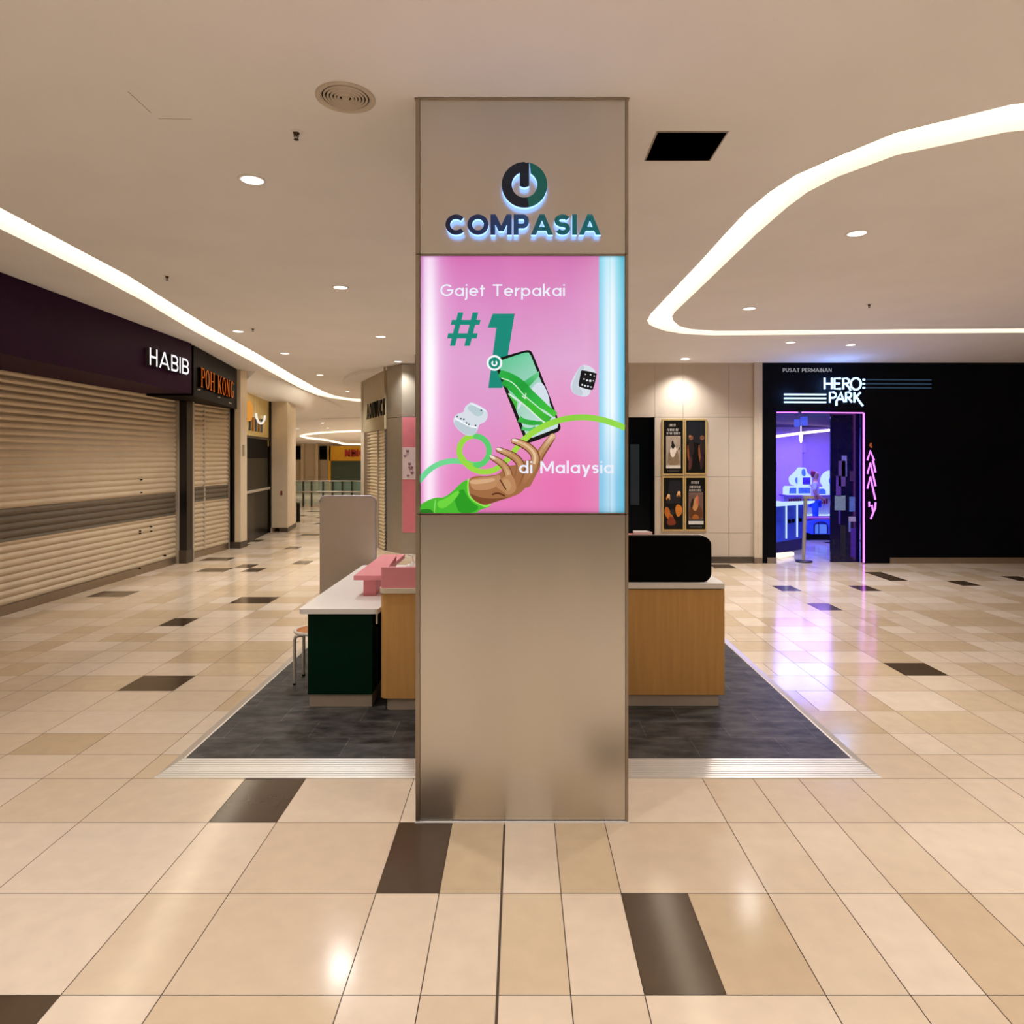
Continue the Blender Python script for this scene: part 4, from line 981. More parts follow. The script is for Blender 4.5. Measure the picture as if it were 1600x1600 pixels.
# ================================================================== RIGHT: neon game shop
ox0, ox1, oz = wx(1212), wx(1347), wz(644)
hp = thing('game_shop_front', ((ox0+ox1)/2, DW, 0), 'black game centre shopfront with blue neon sign and purple lit doorway', 'shopfront')
X0f, X1f = wx(1189.5), 12.9
M_fas = pbr('fascia_black', '#03040a', .4, spec=.1)
mb = MB(); mb.box(X0f, X1f, DW-.03, DW+.12, oz, 3.84); mb.build('fascia', M_fas, hp)
mb = MB(); mb.box(X0f, ox0, DW-.03, DW+.12, 0, oz); mb.cur = 1; mb.box(wx(1198), ox0, DW-.045, DW, 0, .11); mb.build('left_jamb', [M_fas, M_alu2], hp)
mb = MB(); mb.box(ox1+.03, X1f, DW-.03, DW+.12, 0, oz); mb.cur = 1; mb.box(wx(1389), X1f, DW-.045, DW, 0, .11); mb.build('right_wall_panel', [M_fas, M_alu2], hp)
M_neonb = emit('neon_blue_white', (.38, .62, 1.0), 2.6); M_neonp = emit('neon_pink', (.72, .17, 1.0), 2.4); M_dim = emit('unlit_tube_line', (.08, .24, .46), .16)
def HX(x, y):  # zoom [1190,560,1400,660] 1600 wide
    return Vector((wx(1190+x*.13125), DW-.055, wz(560+y*.13125)))
def neon(pts, r=.0195, name='neon_tube', mat=None, parent=hp):
    mb = MB(); mb.tube([HX(*p) for p in pts], r, 8); return mb.build(name, mat or M_neonb, parent)
neon([(735, 235), (735, 370)]); neon([(820, 235), (820, 370)]); neon([(735, 305), (820, 305)])
neon([(925, 243), (852, 243), (852, 365), (925, 365)]); neon([(852, 303), (915, 303)])
neon([(955, 372), (955, 243), (1000, 243), (1022, 258), (1026, 280), (1010, 302), (960, 306)]); neon([(985, 308), (1025, 350), (1042, 388)])
neon([(1105+60*math.cos(math.radians(a)), 307+68*math.sin(math.radians(a))) for a in range(0, 361, 20)])
neon([(797, 530), (797, 408), (845, 408), (868, 425), (868, 455), (845, 472), (800, 474)])
neon([(875, 565), (876, 510), (890, 485), (925, 408), (968, 525)]); neon([(893, 487), (952, 487)])
neon([(988, 525), (988, 408), (1030, 408), (1050, 425), (1050, 452), (1030, 470), (990, 472)]); neon([(1018, 474), (1058, 525)])
neon([(1088, 408), (1088, 528)]); neon([(1160, 408), (1092, 478)]); neon([(1112, 462), (1150, 520), (1188, 568)])
for yy in (432, 478, 524): neon([(255, yy), (752, yy+2)], .016)
for yy in (257, 306, 352):
    neon([(1188, yy), (1212, yy)], .018); neon([(1228, yy), (1700, yy+2), (2000, yy+4)], .012, 'sign_line', M_dim)
mb = MB(); fr = (HX(243, 165)+Vector((0, .02, 0)), Vector((1, 0, 0)), Vector((0, 0, 1)), Vector((0, -1, 0)))
write('PUSAT PERMAINAN', .12, .2, fr, HX(820, 0).x-HX(243, 0).x, HX(0, 120).z-HX(0, 165).z, .0, .012, sep=lambda m, i, c: m.build('letter', emit('grey_letters', '#a8a8b0', .75), hp))
# door neon
mb = MB(); zt_ = wz(645.5)
mb.tube([(wx(1347.5), DW-.05, .02), (wx(1347.5), DW-.05, zt_)], .018, 8); mb.build('neon_tube', M_neonp, hp)
mb = MB(); mb.tube([(wx(1347), DW-.05, zt_), (wx(1251), DW-.05, zt_+.01)], .011, 8); mb.build('neon_tube', M_neonp, hp)
mb = MB(); mb.tube([(wx(1245), DW-.05, zt_+.01), (wx(1212), DW-.05, zt_+.01)], .010, 8); mb.build('neon_tube', M_neonp, hp)
# chevron neon on black wall (zoom [1290,630,1400,890], 677 wide)
def VX(x, y): return Vector((wx(1290+x*.1625), DW-.055, wz(630+y*.1625)))
for pts in ([(388, 548), (415, 458), (452, 548)], [(388, 678), (415, 572), (466, 795)], [(388, 820), (415, 705), (464, 925)], [(440, 545), (466, 665)], [(405, 945), (405, 990), (432, 980), (440, 1040)], [(466, 950), (462, 1010), (440, 1060), (420, 1110)]):
    mb = MB(); mb.tube([VX(*p) for p in pts], .016, 8); mb.build('neon_tube', M_neonp, hp)
mb = MB(); mb.tube([VX(425, 385), VX(415, 405), VX(428, 425)], .02, 8); mb.build('neon_tip', emit('neon_orange', (.6, .12, .03), .5), hp)

lamp('POINT', 'sign_fill', (5.95, DW-.35, 3.40), 9, (.14, .34, 1.0), shadow_soft_size=.15)  # added blue fill lamps that strengthen the glow around the neon sign
lamp('POINT', 'sign_fill', (5.2, DW-.35, 3.22), 5, (.14, .34, 1.0), shadow_soft_size=.15)
# shop interior
IN = pbr('interior_wall', '#a8a4dc', .6, var=.04)
IC = pbr('interior_ceiling', '#08081c', .6)
DB = 21.0
mb = MB(); mb.box(4.3, 12.9, DB, DB+.1, 0, 2.95); mb.box(6.6, 8.6, DB-.35, DB, 0, 2.95); struct(mb.build('wall_shop_back', IN))
mb = MB(); mb.prism([(4.35, DW+.13), (4.45, DW+.13), (6.6, 20.9), (6.6, DB-.01), (4.35, DB-.01)], 0, 2.95); struct(mb.build('wall_shop_left', IN))
mb = MB(); mb.box(12.8, 12.9, DW+.12, DB, 0, 2.95); struct(mb.build('wall_shop_right', IN))
mb = MB(); mb.box(4.3, 12.9, DW+.12, DB+.1, 2.95, 3.05); struct(mb.build('wall_shop_ceiling', IC))
lamp('AREA', 'shop_light', (8.3, 18.5, 2.85), 270, (.33, .19, 1.0), shape='RECTANGLE', size=3.0, size_y=3.0)
lamp('AREA', 'shop_light', (6.4, 15.2, 2.85), 230, (.12, .18, 1.0), shape='RECTANGLE', size=2.0, size_y=2.4)
# led strip under ceiling of shop
mb = MB(); mb.tube([P(1205, 683, 18.6), P(1254, 676.5, 19.6), P(1303, 671.5, 20.7)], .035, 8)
tag(mb.build('led_strip_light', emit('strip_lilac', (.80, .50, 1.0), 5.0)), 'long lilac strip light under the game shop ceiling', 'strip light')
# dark glass side panel with stickers
gsp = thing('dark_glass_panel', (wx(1325), DW+.15, 0), 'dark navy glass panel with stickers inside the neon doorway', 'glass panel')
M_navy = pbr('navy_glass', '#02033a', .12, var=.1, spec=.5)
mb = MB(); mb.box(wx(1302.5), ox1+.02, DW+.13, DW+.16, .0, oz); mb.build('pane', M_navy, gsp)
def stick(px0, px1, py0, py1, c, name='sticker', em=None):
    mb = MB(); mb.box(wx(px0), wx(px1), DW+.122, DW+.13, wz(py1), wz(py0)); return mb.build(name, em or pbr('sticker_'+c, c, .5, var=.3, scale=25), gsp)
stick(1320, 1328, 712, 745, '#6a6ad0'); stick(1315, 1326, 720, 760, '#503898'); stick(1311, 1319, 744, 776, '#4a2ca0'); stick(1309, 1326, 775, 798, '#7088b0'); stick(1332, 1341, 777, 800, '#4a70c8')
stick(1331, 1342, 808, 816, '#9090c0'); stick(1331, 1334, 816, 832, '#6070c8'); stick(1333, 1341, 736, 752, '#30185c'); stick(1315, 1318, 798, 820, '#38209c'); stick(1334, 1342, 826, 872, '#3a1a9c'); stick(1318, 1326, 822, 870, '#04102c')
# poster stand left, behind jamb: small dark banner
bn = MB(); bn.prism([(wx(1213), DW+.6), (wx(1232), DW+.6), (wx(1232), DW+.62), (wx(1213), DW+.62)], wz(737), wz(723)); 
# wall shelf at left
tag(bn.build('wall_bracket_shelf', pbr('bracket_blue', '#101c50', .5)), 'dark blue bracket shelf at the left edge of the game shop doorway', 'shelf')
# stanchion
s_ = FL(1256, 878); st_ = thing('queue_post', (s_.x, s_.y, 0), 'pale metal queue post standing in the game shop doorway', 'post')
mb = MB(); mb.lathe([(0, 0), (.155, 0), (.155, .025), (.03, .04), (0, .04)], (s_.x, s_.y, 0), 28); mb.build('base', pbr('post_base', '#2a2030', .4), st_)
mb = MB(); mb.tube([(s_.x-.01, s_.y, .03), (s_.x+.03, s_.y, 1.22)], .034, 12); mb.build('pole', pbr('post_metal', '#c0b8a8', .35, .6), st_)
mb = MB(); mb.box(s_.x-.02, s_.x+.18, s_.y-.04, s_.y+.04, 1.22, 1.28); mb.build('belt_head', MATS['post_metal'], st_)
# front counter with blue panels
M_blue = pbr('blue_panel', '#3a5ae0', .3, var=.2, scale=8); M_lil = pbr('lilac_white', '#cfd0f4', .4)
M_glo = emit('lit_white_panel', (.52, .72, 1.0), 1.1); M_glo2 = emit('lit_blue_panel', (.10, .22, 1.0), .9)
fc = thing('glass_counter', (5.95, 14.3, 0), 'blue panelled prize counter just inside the game shop', 'counter')
a = FL(1212, 872); b_ = FL(1256, 853)
def sc(px, D): return (px-CX)/F*D
mb = MB(); mb.prism([(sc(1206, 14.0), 14.0), (sc(1257, 14.9), 14.9), (sc(1257, 14.9)+.1, 15.4), (sc(1206, 14.0), 14.6)], .25, 1.0); mb.build('front_panel', M_blue, fc)
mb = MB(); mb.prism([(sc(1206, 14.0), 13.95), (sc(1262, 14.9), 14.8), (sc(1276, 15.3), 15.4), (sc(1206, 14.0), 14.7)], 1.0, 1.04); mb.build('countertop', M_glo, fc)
mb = MB(); mb.prism([(sc(1206, 14.0)+.05, 14.1), (sc(1255, 14.9), 14.95), (sc(1255, 14.9)+.1, 15.3), (sc(1206, 14.0)+.05, 14.5)], 0, .25); mb.build('plinth', pbr('plinth_violet', '#20185c', .4), fc)
for px, D in ((1245, 14.68), (1228, 14.38)):
    mb = MB(); mb.box(sc(px, D)-.015, sc(px, D)+.015, D-.03, D, .3, 1.0); mb.build('divider', M_glo, fc)
for px, D in ((1233, 14.45), (1239, 14.55), (1250, 14.75)):
    mb = MB(); mb.box(sc(px, D)-.03, sc(px, D)+.03, D-.03, D-.0, .62, .7); mb.build('lock', M_black, fc)
mb = MB(); mb.box(sc(1213, 13.9), sc(1227, 13.9), 13.82, 14.3, 1.04, 1.10); tag(mb.build('white_console', M_glo), 'flat white console on the near end of the game shop prize counter', 'console')
mb = MB(); q0 = P(1214, 857, 13.5); mb.prism([(q0.x, 13.4), (sc(1238, 13.9), 13.8), (sc(1238, 13.9), 13.95), (q0.x, 13.7)], 0.02, .08)
tag(mb.build('floor_light', emit('floor_light_white', (1, .85, .7), 1.3)), 'low white light bar on the game shop floor', 'light')
# lower rounded machine
am = thing('arcade_ride', (7.0, 16.5, 0), 'rounded blue arcade ride with arched window in the game shop', 'arcade machine')
y_ = 16.6
fr = (Vector((sc(1261, y_), y_, 0)), Vector((1, 0, 0)), Vector((0, 0, 1)), Vector((0, -1, 0)))
W_ = sc(1304, y_)-sc(1261, y_); k_ = y_/F
mb = MB(); mb.plate(smooth([(0, .12), (W_*1.1, .12), (W_*1.1, .44), (W_*.95, .50), (W_*.1, .50), (0, .38)], 1), fr, -.45, 0); mb.build('shell', pbr('ride_blue', '#5a78f0', .3), am)
mb = MB(); mb.plate([(-.02, 0), (W_*1.1, 0), (W_*1.1, .14), (-.02, .14)], fr, -.45, .01); mb.build('base', M_blackg, am)
ap = [(.17, .16), (.17, .34)]+[(.33+.16*math.cos(math.radians(a)), .34+.10*math.sin(math.radians(a))) for a in range(170, 5, -15)]+[(.49, .34), (.49, .16)]
mb = MB(); mb.tube([fr[0]+Vector((u, -.02, v)) for u, v in ap], .016, 6); mb.tube([fr[0]+Vector((.28, -.02, .16)), fr[0]+Vector((.28, -.02, .44))], .01, 6); mb.build('window_frame', pbr('ride_dark', '#101a60', .4), am)
mb = MB(); mb.plate([(.18, .16), (.48, .16), (.48, .38), (.18, .38)], fr, .0, .004); mb.build('window_pane', M_glo2, am)
mb = MB(); mb.plate([(.02, .50), (W_, .50), (W_, .54), (.04, .54)], fr, -.4, .0); mb.build('trim', pbr('ride_trim', '#c06a90', .4), am)
# back console with arched cabinets
y_ = 18.2
def BX(px, py): return (sc(px, y_), EYE-(py-HY)/F*y_)
def plate_px(mb, pts, d0=-.4, d1=0):
    fr = (Vector((0, y_, 0)), Vector((1, 0, 0)), Vector((0, 0, 1)), Vector((0, -1, 0))); mb.plate([BX(*p) for p in pts], fr, d0, d1)
cn = thing('prize_console', (sc(1265, y_), y_, 0), 'long white prize console with bottle shelf at the back of the game shop', 'console')
mb = MB(); x0, x1 = BX(1230, 0)[0], BX(1306, 0)[0]; mb.box(x0, x1, y_, y_+.5, 0, BX(0, 806)[1]); mb.build('lower_cabinet', pbr('console_lower', '#5a6ae0', .4), cn)
mb = MB(); mb.box(x0+.02, x1, y_+.3, y_+.5, BX(0, 806)[1], BX(0, 776)[1]); mb.build('back_board', M_lil, cn)
mb = MB(); mb.box(x0-.03, x1, y_-.05, y_+.5, BX(0, 776)[1], BX(0, 773.5)[1]); mb.build('shelf', pbr('shelf_violet', '#8060c0', .4), cn)
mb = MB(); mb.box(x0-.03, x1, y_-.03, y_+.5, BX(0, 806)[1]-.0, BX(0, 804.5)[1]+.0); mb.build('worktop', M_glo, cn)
rr = random.Random(5); bt0 = None
zsh = BX(0, 804.5)[1]
for i, px in enumerate([1233.5, 1237, 1240.5, 1244, 1247.5, 1251, 1256, 1260, 1264, 1276, 1280, 1284, 1288, 1292]):
    loc = Vector((sc(px, y_+.12), y_+.12, zsh))
    lab = 'small red-capped prize bottle on the shelf of the white console'
    if bt0 is None:
        bt0 = thing('prize_bottle', loc, lab, 'bottle', 'prize bottles on the back console')
        mb = MB(); mb.lathe([(0, 0), (.024, 0), (.026, .25), (.012, .30), (0, .30)], loc, 10); mb.build('body', M_lil, bt0)
        mb = MB(); mb.lathe([(.018, .29), (.024, .30), (.024, .42), (0, .43)], loc, 10); mb.build('cap', pbr('cap_red', '#a01838', .4), bt0)
    else: dup(bt0, loc, lab, 'prize bottles on the back console')
def cabinet(name, label, outl, inner, deep=.35, extra=None):
    o = thing(name, (sum(BX(*p)[0] for p in outl)/len(outl), y_, min(BX(*p)[1] for p in outl)), label, 'cabinet')
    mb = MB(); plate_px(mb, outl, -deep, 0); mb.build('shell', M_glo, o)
    for pts, mt_ in inner:
        mb = MB(); plate_px(mb, pts, 0, .012); mb.build('panel', mt_, o)
    return o
M_cy = pbr('cyan_panel', '#6ab0e0', .3, var=.4, scale=12); M_vi = pbr('violet_panel', '#5a48b8', .3, var=.4, scale=12)
cabinet('low_prize_cabinet', 'low patterned white cabinet on the console shelf, left part', [(1231, 773.5), (1267, 773.5), (1267, 760), (1233, 760), (1231, 763)],
        [([(1233, 771), (1244, 771), (1244, 762), (1234, 762)], M_cy), ([(1247.5, 771), (1266, 771), (1266, 762), (1247.5, 762)], M_cy)])
cabinet('heart_topped_cabinet', 'white arched cabinet on top of the low patterned cabinet', smooth([(1246, 760), (1268.5, 760), (1268.5, 744), (1261, 739), (1260, 732), (1255, 730), (1251, 736), (1245, 742), (1240, 746), (1241, 755)], 1),
        [([(1254, 757), (1266, 757), (1266, 746), (1254, 746)], M_vi), (smooth([(1253, 744), (1259, 744), (1258, 734), (1255, 732), (1252, 736)], 1), M_cy), (smooth([(1242, 748), (1246, 744), (1246, 757), (1243, 754)], 1), M_cy)])
cabinet('arched_white_cabinet', 'small white arch-topped cabinet right of the standing person', [(1275, 773.5), (1293.5, 773.5), (1293.5, 766)]+[(1284.3+9*math.cos(math.radians(a)), 767-6*math.sin(math.radians(a))) for a in range(15, 180, 15)]+[(1275, 766)],
        [([(1278, 772), (1290, 772), (1290, 768)]+[(1284+6*math.cos(math.radians(a)), 767.5-4*math.sin(math.radians(a))) for a in range(15, 180, 20)]+[(1278, 768)], M_cy)])
cabinet('round_mirror_cabinet', 'tall round-topped white cabinet at the right end of the console', smooth([(1294.5, 773.5), (1306, 773.5), (1306, 735), (1298, 737), (1291, 745), (1290, 755), (1294.5, 760)], 1),
        [(smooth([(1297, 758), (1306, 758), (1306, 742), (1298, 744), (1294, 750)], 1), M_cy)])
# ceiling-mounted board and screens in shop
mb = MB(); y2 = 15.0
mb.box(sc(1242, y2), sc(1249.5, y2), y2, y2+.04, EYE-(667-HY)/F*y2, EYE-(655-HY)/F*y2); tag(mb.build('hanging_screen', emit('screen_blue', (.07, .10, .8), .9)), 'narrow blue hanging screen under the game shop ceiling', 'screen')
mb = MB(); mb.box(sc(1251.5, y2), sc(1262, y2), y2, y2+.04, EYE-(665-HY)/F*y2, EYE-(651-HY)/F*y2); tag(mb.build('hanging_screen', MATS['screen_blue']), 'wider blue hanging screen right of the narrow one, game shop ceiling', 'screen')
mb = MB(); mb.box(sc(1249.5, 20.9), sc(1259.5, 20.9), 20.93, 20.99, EYE-(707-HY)/F*20.9, EYE-(692-HY)/F*20.9); tag(mb.build('wall_notice', pbr('notice_lilac', '#b8b0e8', .5)), 'square pale notice high on the game shop back wall', 'notice')
mb = MB(); o_ = P(1251.5, 690, 18.6); mb.lathe([(0, -.16), (.02, -.15), (.05, .05), (.05, .12), (0, .12)], (o_.x, o_.y, o_.z+.12), 14); mb.tube([(o_.x, o_.y, o_.z+.2), (o_.x, o_.y, 2.95)], .008, 6)
tag(mb.build('cone_lamp', emit('cone_white', (.85, .75, 1), 4)), 'glowing white cone lamp hanging from the game shop ceiling', 'lamp')

# person in shop
def skin_mesh(name, verts, edges, radii, mat, parent, sub=2, root=0):
    me = bpy.data.meshes.new(name); me.from_pydata([Vector(v) for v in verts], edges, []); me.materials.append(mat)
    o = bpy.data.objects.new(name, me); COL.objects.link(o)
    if parent: o.parent = parent
    sk = o.modifiers.new('skin', 'SKIN'); sk.use_smooth_shade = True
    for i, r in enumerate(radii):
        r = r if isinstance(r, tuple) else (r, r)
        me.skin_vertices[0].data[i].radius = r; me.skin_vertices[0].data[i].use_root = (i == root)
    o.modifiers.new('sub', 'SUBSURF').levels = sub; o.modifiers['sub'].render_levels = sub
    return o
yp = 17.35; xp = sc(1273.5, yp)
pe = thing('person', (xp, yp, 0), 'person with red hair, pale top and blue trousers standing in the game shop', 'person')
def add_skin(name, mat, verts, edges, radii):
    me = bpy.data.meshes.new(name); me.from_pydata([Vector(v) for v in verts], edges, []); me.materials.append(mat)
    o = bpy.data.objects.new(name, me); COL.objects.link(o); o.parent = pe
    o.modifiers.new('skin', 'SKIN').use_smooth_shade = True
    if not me.skin_vertices:
        bm = bmesh.new(); bm.from_mesh(me); bm.verts.layers.skin.verify(); bm.to_mesh(me); bm.free()
    for i, r in enumerate(radii):
        d = me.skin_vertices[0].data[i]; d.radius = r if isinstance(r, tuple) else (r, r); d.use_root = (i == 0)
    s = o.modifiers.new('sub', 'SUBSURF'); s.levels = 2; s.render_levels = 2
    return o
bv = [(0, 0, .92), (0, 0, 1.08), (0, 0, 1.25), (0, 0, 1.38), (0, -.01, 1.47), (0, -.02, 1.56), (0, -.02, 1.66),
      (-.09, 0, .86), (-.10, -.01, .48), (-.10, .02, .09), (-.10, -.12, .04), (.09, 0, .86), (.11, -.01, .48), (.12, .02, .09), (.12, -.12, .04),
      (-.17, 0, 1.36), (-.22, .02, 1.12), (-.16, -.16, .98), (-.13, -.24, .95), (.17, 0, 1.36), (.24, .02, 1.12), (.24, -.12, .92), (.24, -.19, .88)]
be = [(0, 1), (1, 2), (2, 3), (3, 4), (4, 5), (5, 6), (0, 7), (7, 8), (8, 9), (9, 10), (0, 11), (11, 12), (12, 13), (13, 14), (3, 15), (15, 16), (16, 17), (17, 18), (3, 19), (19, 20), (20, 21), (21, 22)]
brd = [(.13, .10), (.115, .09), (.13, .095), (.12, .08), .05, (.075, .085), (.065, .075), .08, .055, .038, .035, .08, .055, .038, .035, .05, .04, .03, .025, .05, .04, .03, .025]
M_skin = pbr('skin', '#c08a70', .5)
pe.rotation_euler = (0, 0, math.radians(68))
add_skin('body', M_skin, bv, be, brd)
add_skin('trousers', pbr('trousers_blue', '#2f6fe0', .7), [bv[i] for i in (0, 7, 8, 9, 11, 12, 13)], [(0, 1), (1, 2), (2, 3), (0, 4), (4, 5), (5, 6)], [(.15, .115), .095, .07, .055, .095, .07, .055])
add_skin('top', pbr('top_pale', '#e8e0f4', .7), [(0, 0, 1.0), (0, 0, 1.1), (0, 0, 1.25), (0, 0, 1.37), (-.17, 0, 1.36), (-.21, .02, 1.18), (.17, 0, 1.36), (.23, .02, 1.18)], [(0, 1), (1, 2), (2, 3), (3, 4), (4, 5), (3, 6), (6, 7)], [(.15, .12), (.135, .105), (.145, .11), (.13, .09), .065, .055, .065, .055])
add_skin('hair', pbr('hair_red', '#8a1c38', .6), [(0, .01, 1.68), (0, .05, 1.62), (0, .06, 1.50)], [(0, 1), (1, 2)], [(.085, .085), (.09, .07), (.06, .04)])

# ================================================================== LEFT: shuttered shops
def shutter_mesh(a, b, z0, z1_, band=None, pitch=.095):
    """corrugated roller shutter over the floor line a-b"""
    a = Vector((a[0], a[1], 0)); b = Vector((b[0], b[1], 0)); d = (b-a).normalized(); n = Vector((d.y, -d.x, 0))
    mb = MB(); nz_ = int((z1_-z0)/pitch); ps_ = []
    for i in range(nz_+1):
        z = z0+i*pitch
        for (f, off) in ((0, 0), (.12, .010), (.3, .022), (.55, .024), (.8, .012), (.93, 0)):
            if z+f*pitch <= z1_: ps_.append((z+f*pitch, off))
    for i in range(len(ps_)-1):
        (za, oa), (zb, ob) = ps_[i], ps_[i+1]
        mb.cur = 1 if band and band[0] <= (za+zb)/2 <= band[1] else 0
        mb.add([a+n*oa+Vector((0, 0, za)), b+n*oa+Vector((0, 0, za)), b+n*ob+Vector((0, 0, zb)), a+n*ob+Vector((0, 0, zb))], [(0, 1, 2, 3)])
    return mb, n, d
M_sh = pbr('shutter_steel', '#cdbba0', .5, .35, var=.06, scale=3)
M_shd = pbr('shutter_dark_band', '#6e6252', .45, .4)
M_purple = pbr('purple_fascia', '#280828', .5, var=.1, spec=.08)
M_brn = pbr('dark_brown_fascia', '#0a0504', .55, spec=.1)
M_guide = pbr('shutter_guide', '#b5aa9a', .4, .3)

# purple sign shop
hs = thing('purple_sign_shop', (-6.4, 8.5, 0), 'closed shop with purple fascia, white letters and roller shutter at far left', 'shopfront')
A0, A1 = (-6.62, 3.0), (-6.54, 12.86)
mb, n, d = shutter_mesh(A0, A1, .12, 3.6, band=(.94, 1.36)); so = mb.build('roller_shutter', [M_sh, M_shd], hs)
mb = MB(); mb.obox(A0, A1, .03, 0, .125, -1); mb.build('bottom_rail', M_alu2, hs)
mb = MB()
for (px, z) in ((219, .74), (219, .70), (236, .78), (236, .70), (221, 1.62), (221, 1.40), (258, .20), (218, .1)):
    x_ = -6.52; D = x_*F/(px-CX); mb.lathe([(0, 0), (.02, 0), (.02, .02), (0, .02)], (x_, D, z), 8)
mb.build('lock_bolt', M_black, so)
mb = MB(); mb.box(-6.56, -6.47, 12.86, 12.93, 0, 3.6); mb.build('shutter_guide', M_guide, hs)
# fascia box
f0, f1 = (-5.38, 3.0), (-5.66, 11.70)
mb = MB(); mb.prism([f0, f1, (-6.7, 11.70), (-6.7, 3.0)], 3.115, 3.975); mb.build('fascia', M_purple, hs)
dv = Vector((f1[0]-f0[0], f1[1]-f0[1], 0)).normalized(); nv = Vector((dv.y, -dv.x, 0))
def onface(px, off=0):   # depth on the fascia plane for a pixel column
    k_ = (px-CX)/F; t = ((k_*f0[1])-f0[0])/((f1[0]-f0[0])-k_*(f1[1]-f0[1])); return Vector((f0[0]+t*(f1[0]-f0[0]), f0[1]+t*(f1[1]-f0[1]), 0))
pa, pb_ = onface(227.5), onface(289)
zb0 = EYE+(HY-569)/F*pa.y; zt0 = EYE+(HY-541.5)/F*pa.y
zb0b = EYE+(HY-587)/F*pb_.y; zt0b = EYE+(HY-563)/F*pb_.y
zb_, zt2 = (zb0+zb0b)/2, (zt0+zt0b)/2
M_hab = emit('lit_white_letters', (1, .95, .97), 1.1)
fr = (Vector((pa.x, pa.y, zb_)), dv, Vector((0, 0, 1)), nv)
mbx = lambda m, i, c: m.build('letter', [pbr('letter_side', '#3a3230', .5), M_hab], hs)
write('HABIB', .13, .16, fr, (pb_-pa).length, zt2-zb_, .0, .06, sep=mbx, mats=(0, 1))
# dark pillar
pl = thing('dark_pillar', (-6.41, 13.0, 0), 'black pillar between the two shuttered jewellery shops', 'pillar')
mb = MB(); mb.box(-6.49, -6.33, 12.9, 13.13, .24, 3.97); mb.build('shaft', pbr('pillar_black', '#0c0706', .3), pl)
mb = MB(); mb.box(-6.56, -6.325, 12.88, 13.15, 0, .25); mb.build('skirting', M_skirt, pl)
# orange-letter shop
ps2 = thing('black_sign_shop', (-6.4, 14.2, 0), 'closed shop with black fascia, orange serif letters and roller shutter', 'shopfront')
A0, A1 = (-6.53, 13.2), (-6.43, 14.92)
mb, n, d = shutter_mesh(A0, A1, .12, 3.5, band=(1.13, 1.42)); so = mb.build('roller_shutter', [M_sh, M_shd], ps2)
mb = MB(); mb.obox(A0, A1, .03, 0, .125, -1); mb.build('bottom_rail', M_alu2, ps2)
pm = Vector((-6.505, 13.93, 0)); mb = MB(); mb.box(pm.x-.01, pm.x+.04, pm.y-.03, pm.y+.03, 0, 3.5); mb.build('centre_guide', M_guide, ps2)
mb = MB(); mb.box(-6.46, -6.40, 14.92, 14.98, 0, 3.5); mb.build('side_guide', M_guide, ps2)
mb = MB(); mb.box(-6.36, -6.33, 13.13, 13.2, 0, 3.5); mb.build('near_guide', M_guide, ps2)
g0, g1 = (-5.70, 11.86), (-6.26, 15.02)
mb = MB(); mb.prism([g0, g1, (-6.9, 15.02), (-6.9, 11.86)], 3.09, 3.972); mb.build('fascia', M_brn, ps2)
f0, f1 = g0, g1; dv = Vector((f1[0]-f0[0], f1[1]-f0[1], 0)).normalized(); nv = Vector((dv.y, -dv.x, 0))
pa, pb_ = onface(309.5), onface(361.5)
za = EYE+(HY-606)/F*pa.y; zb2 = EYE+(HY-575)/F*pa.y; zc_ = EYE+(HY-621.5)/F*pb_.y; zd_ = EYE+(HY-596)/F*pb_.y
fr = (Vector((pa.x, pa.y, (za+zc_)/2)), dv, Vector((0, 0, 1)), nv)
M_or = emit('orange_letters', (.60, .13, .015), .75)
write('POH KONG', 0, .10, fr, (pb_-pa).length, (zb2+zd_)/2-(za+zc_)/2, 0, .05, sep=lambda m, i, c: m.build('letter', [M_black, M_or], ps2), mats=(0, 1), font=serif)
for px, py in ((308, 608), (339.5, 620)):
    q = onface(px); z = EYE+(HY-py)/F*q.y; mb = MB(); mb.lathe([(0, -.02), (.025, -.02), (.03, 0)], (q.x+.03, q.y, z), 10); mb.build('spot_stud', M_guide, ps2)
q = onface(359.5); mb = MB(); z = EYE+(HY-630)/F*q.y; mb.add([q+nv*.004+dv*u+Vector((0, 0, z+v)) for u, v in ((-.12, -.012), (.12, -.012), (.12, .012), (-.12, .012))], [(0, 1, 2, 3)]); mb.build('small_plate', M_guide, ps2)
# beige pillar
pl = thing('beige_wall_pillar', (-6.34, 15.2, 0), 'narrow beige pillar right of the shop with orange letters', 'pillar')
mb = MB(); mb.box(-6.33, -6.20, 15.07, 15.42, .14, 3.97); mb.build('shaft', M_beige, pl)
mb = MB(); mb.box(-6.43, -6.33, 15.05, 15.42, .14, 3.1); mb.build('dark_return', MATS['pillar_black'], pl)
mb = MB(); mb.box(-6.44, -6.19, 15.045, 15.43, 0, .14); mb.build('skirting', M_skirt, pl)
mb = MB(); mb.box(-6.20, -6.175, 15.18, 15.26, 2.05, 2.3); mb.build('call_point', M_guide, pl)
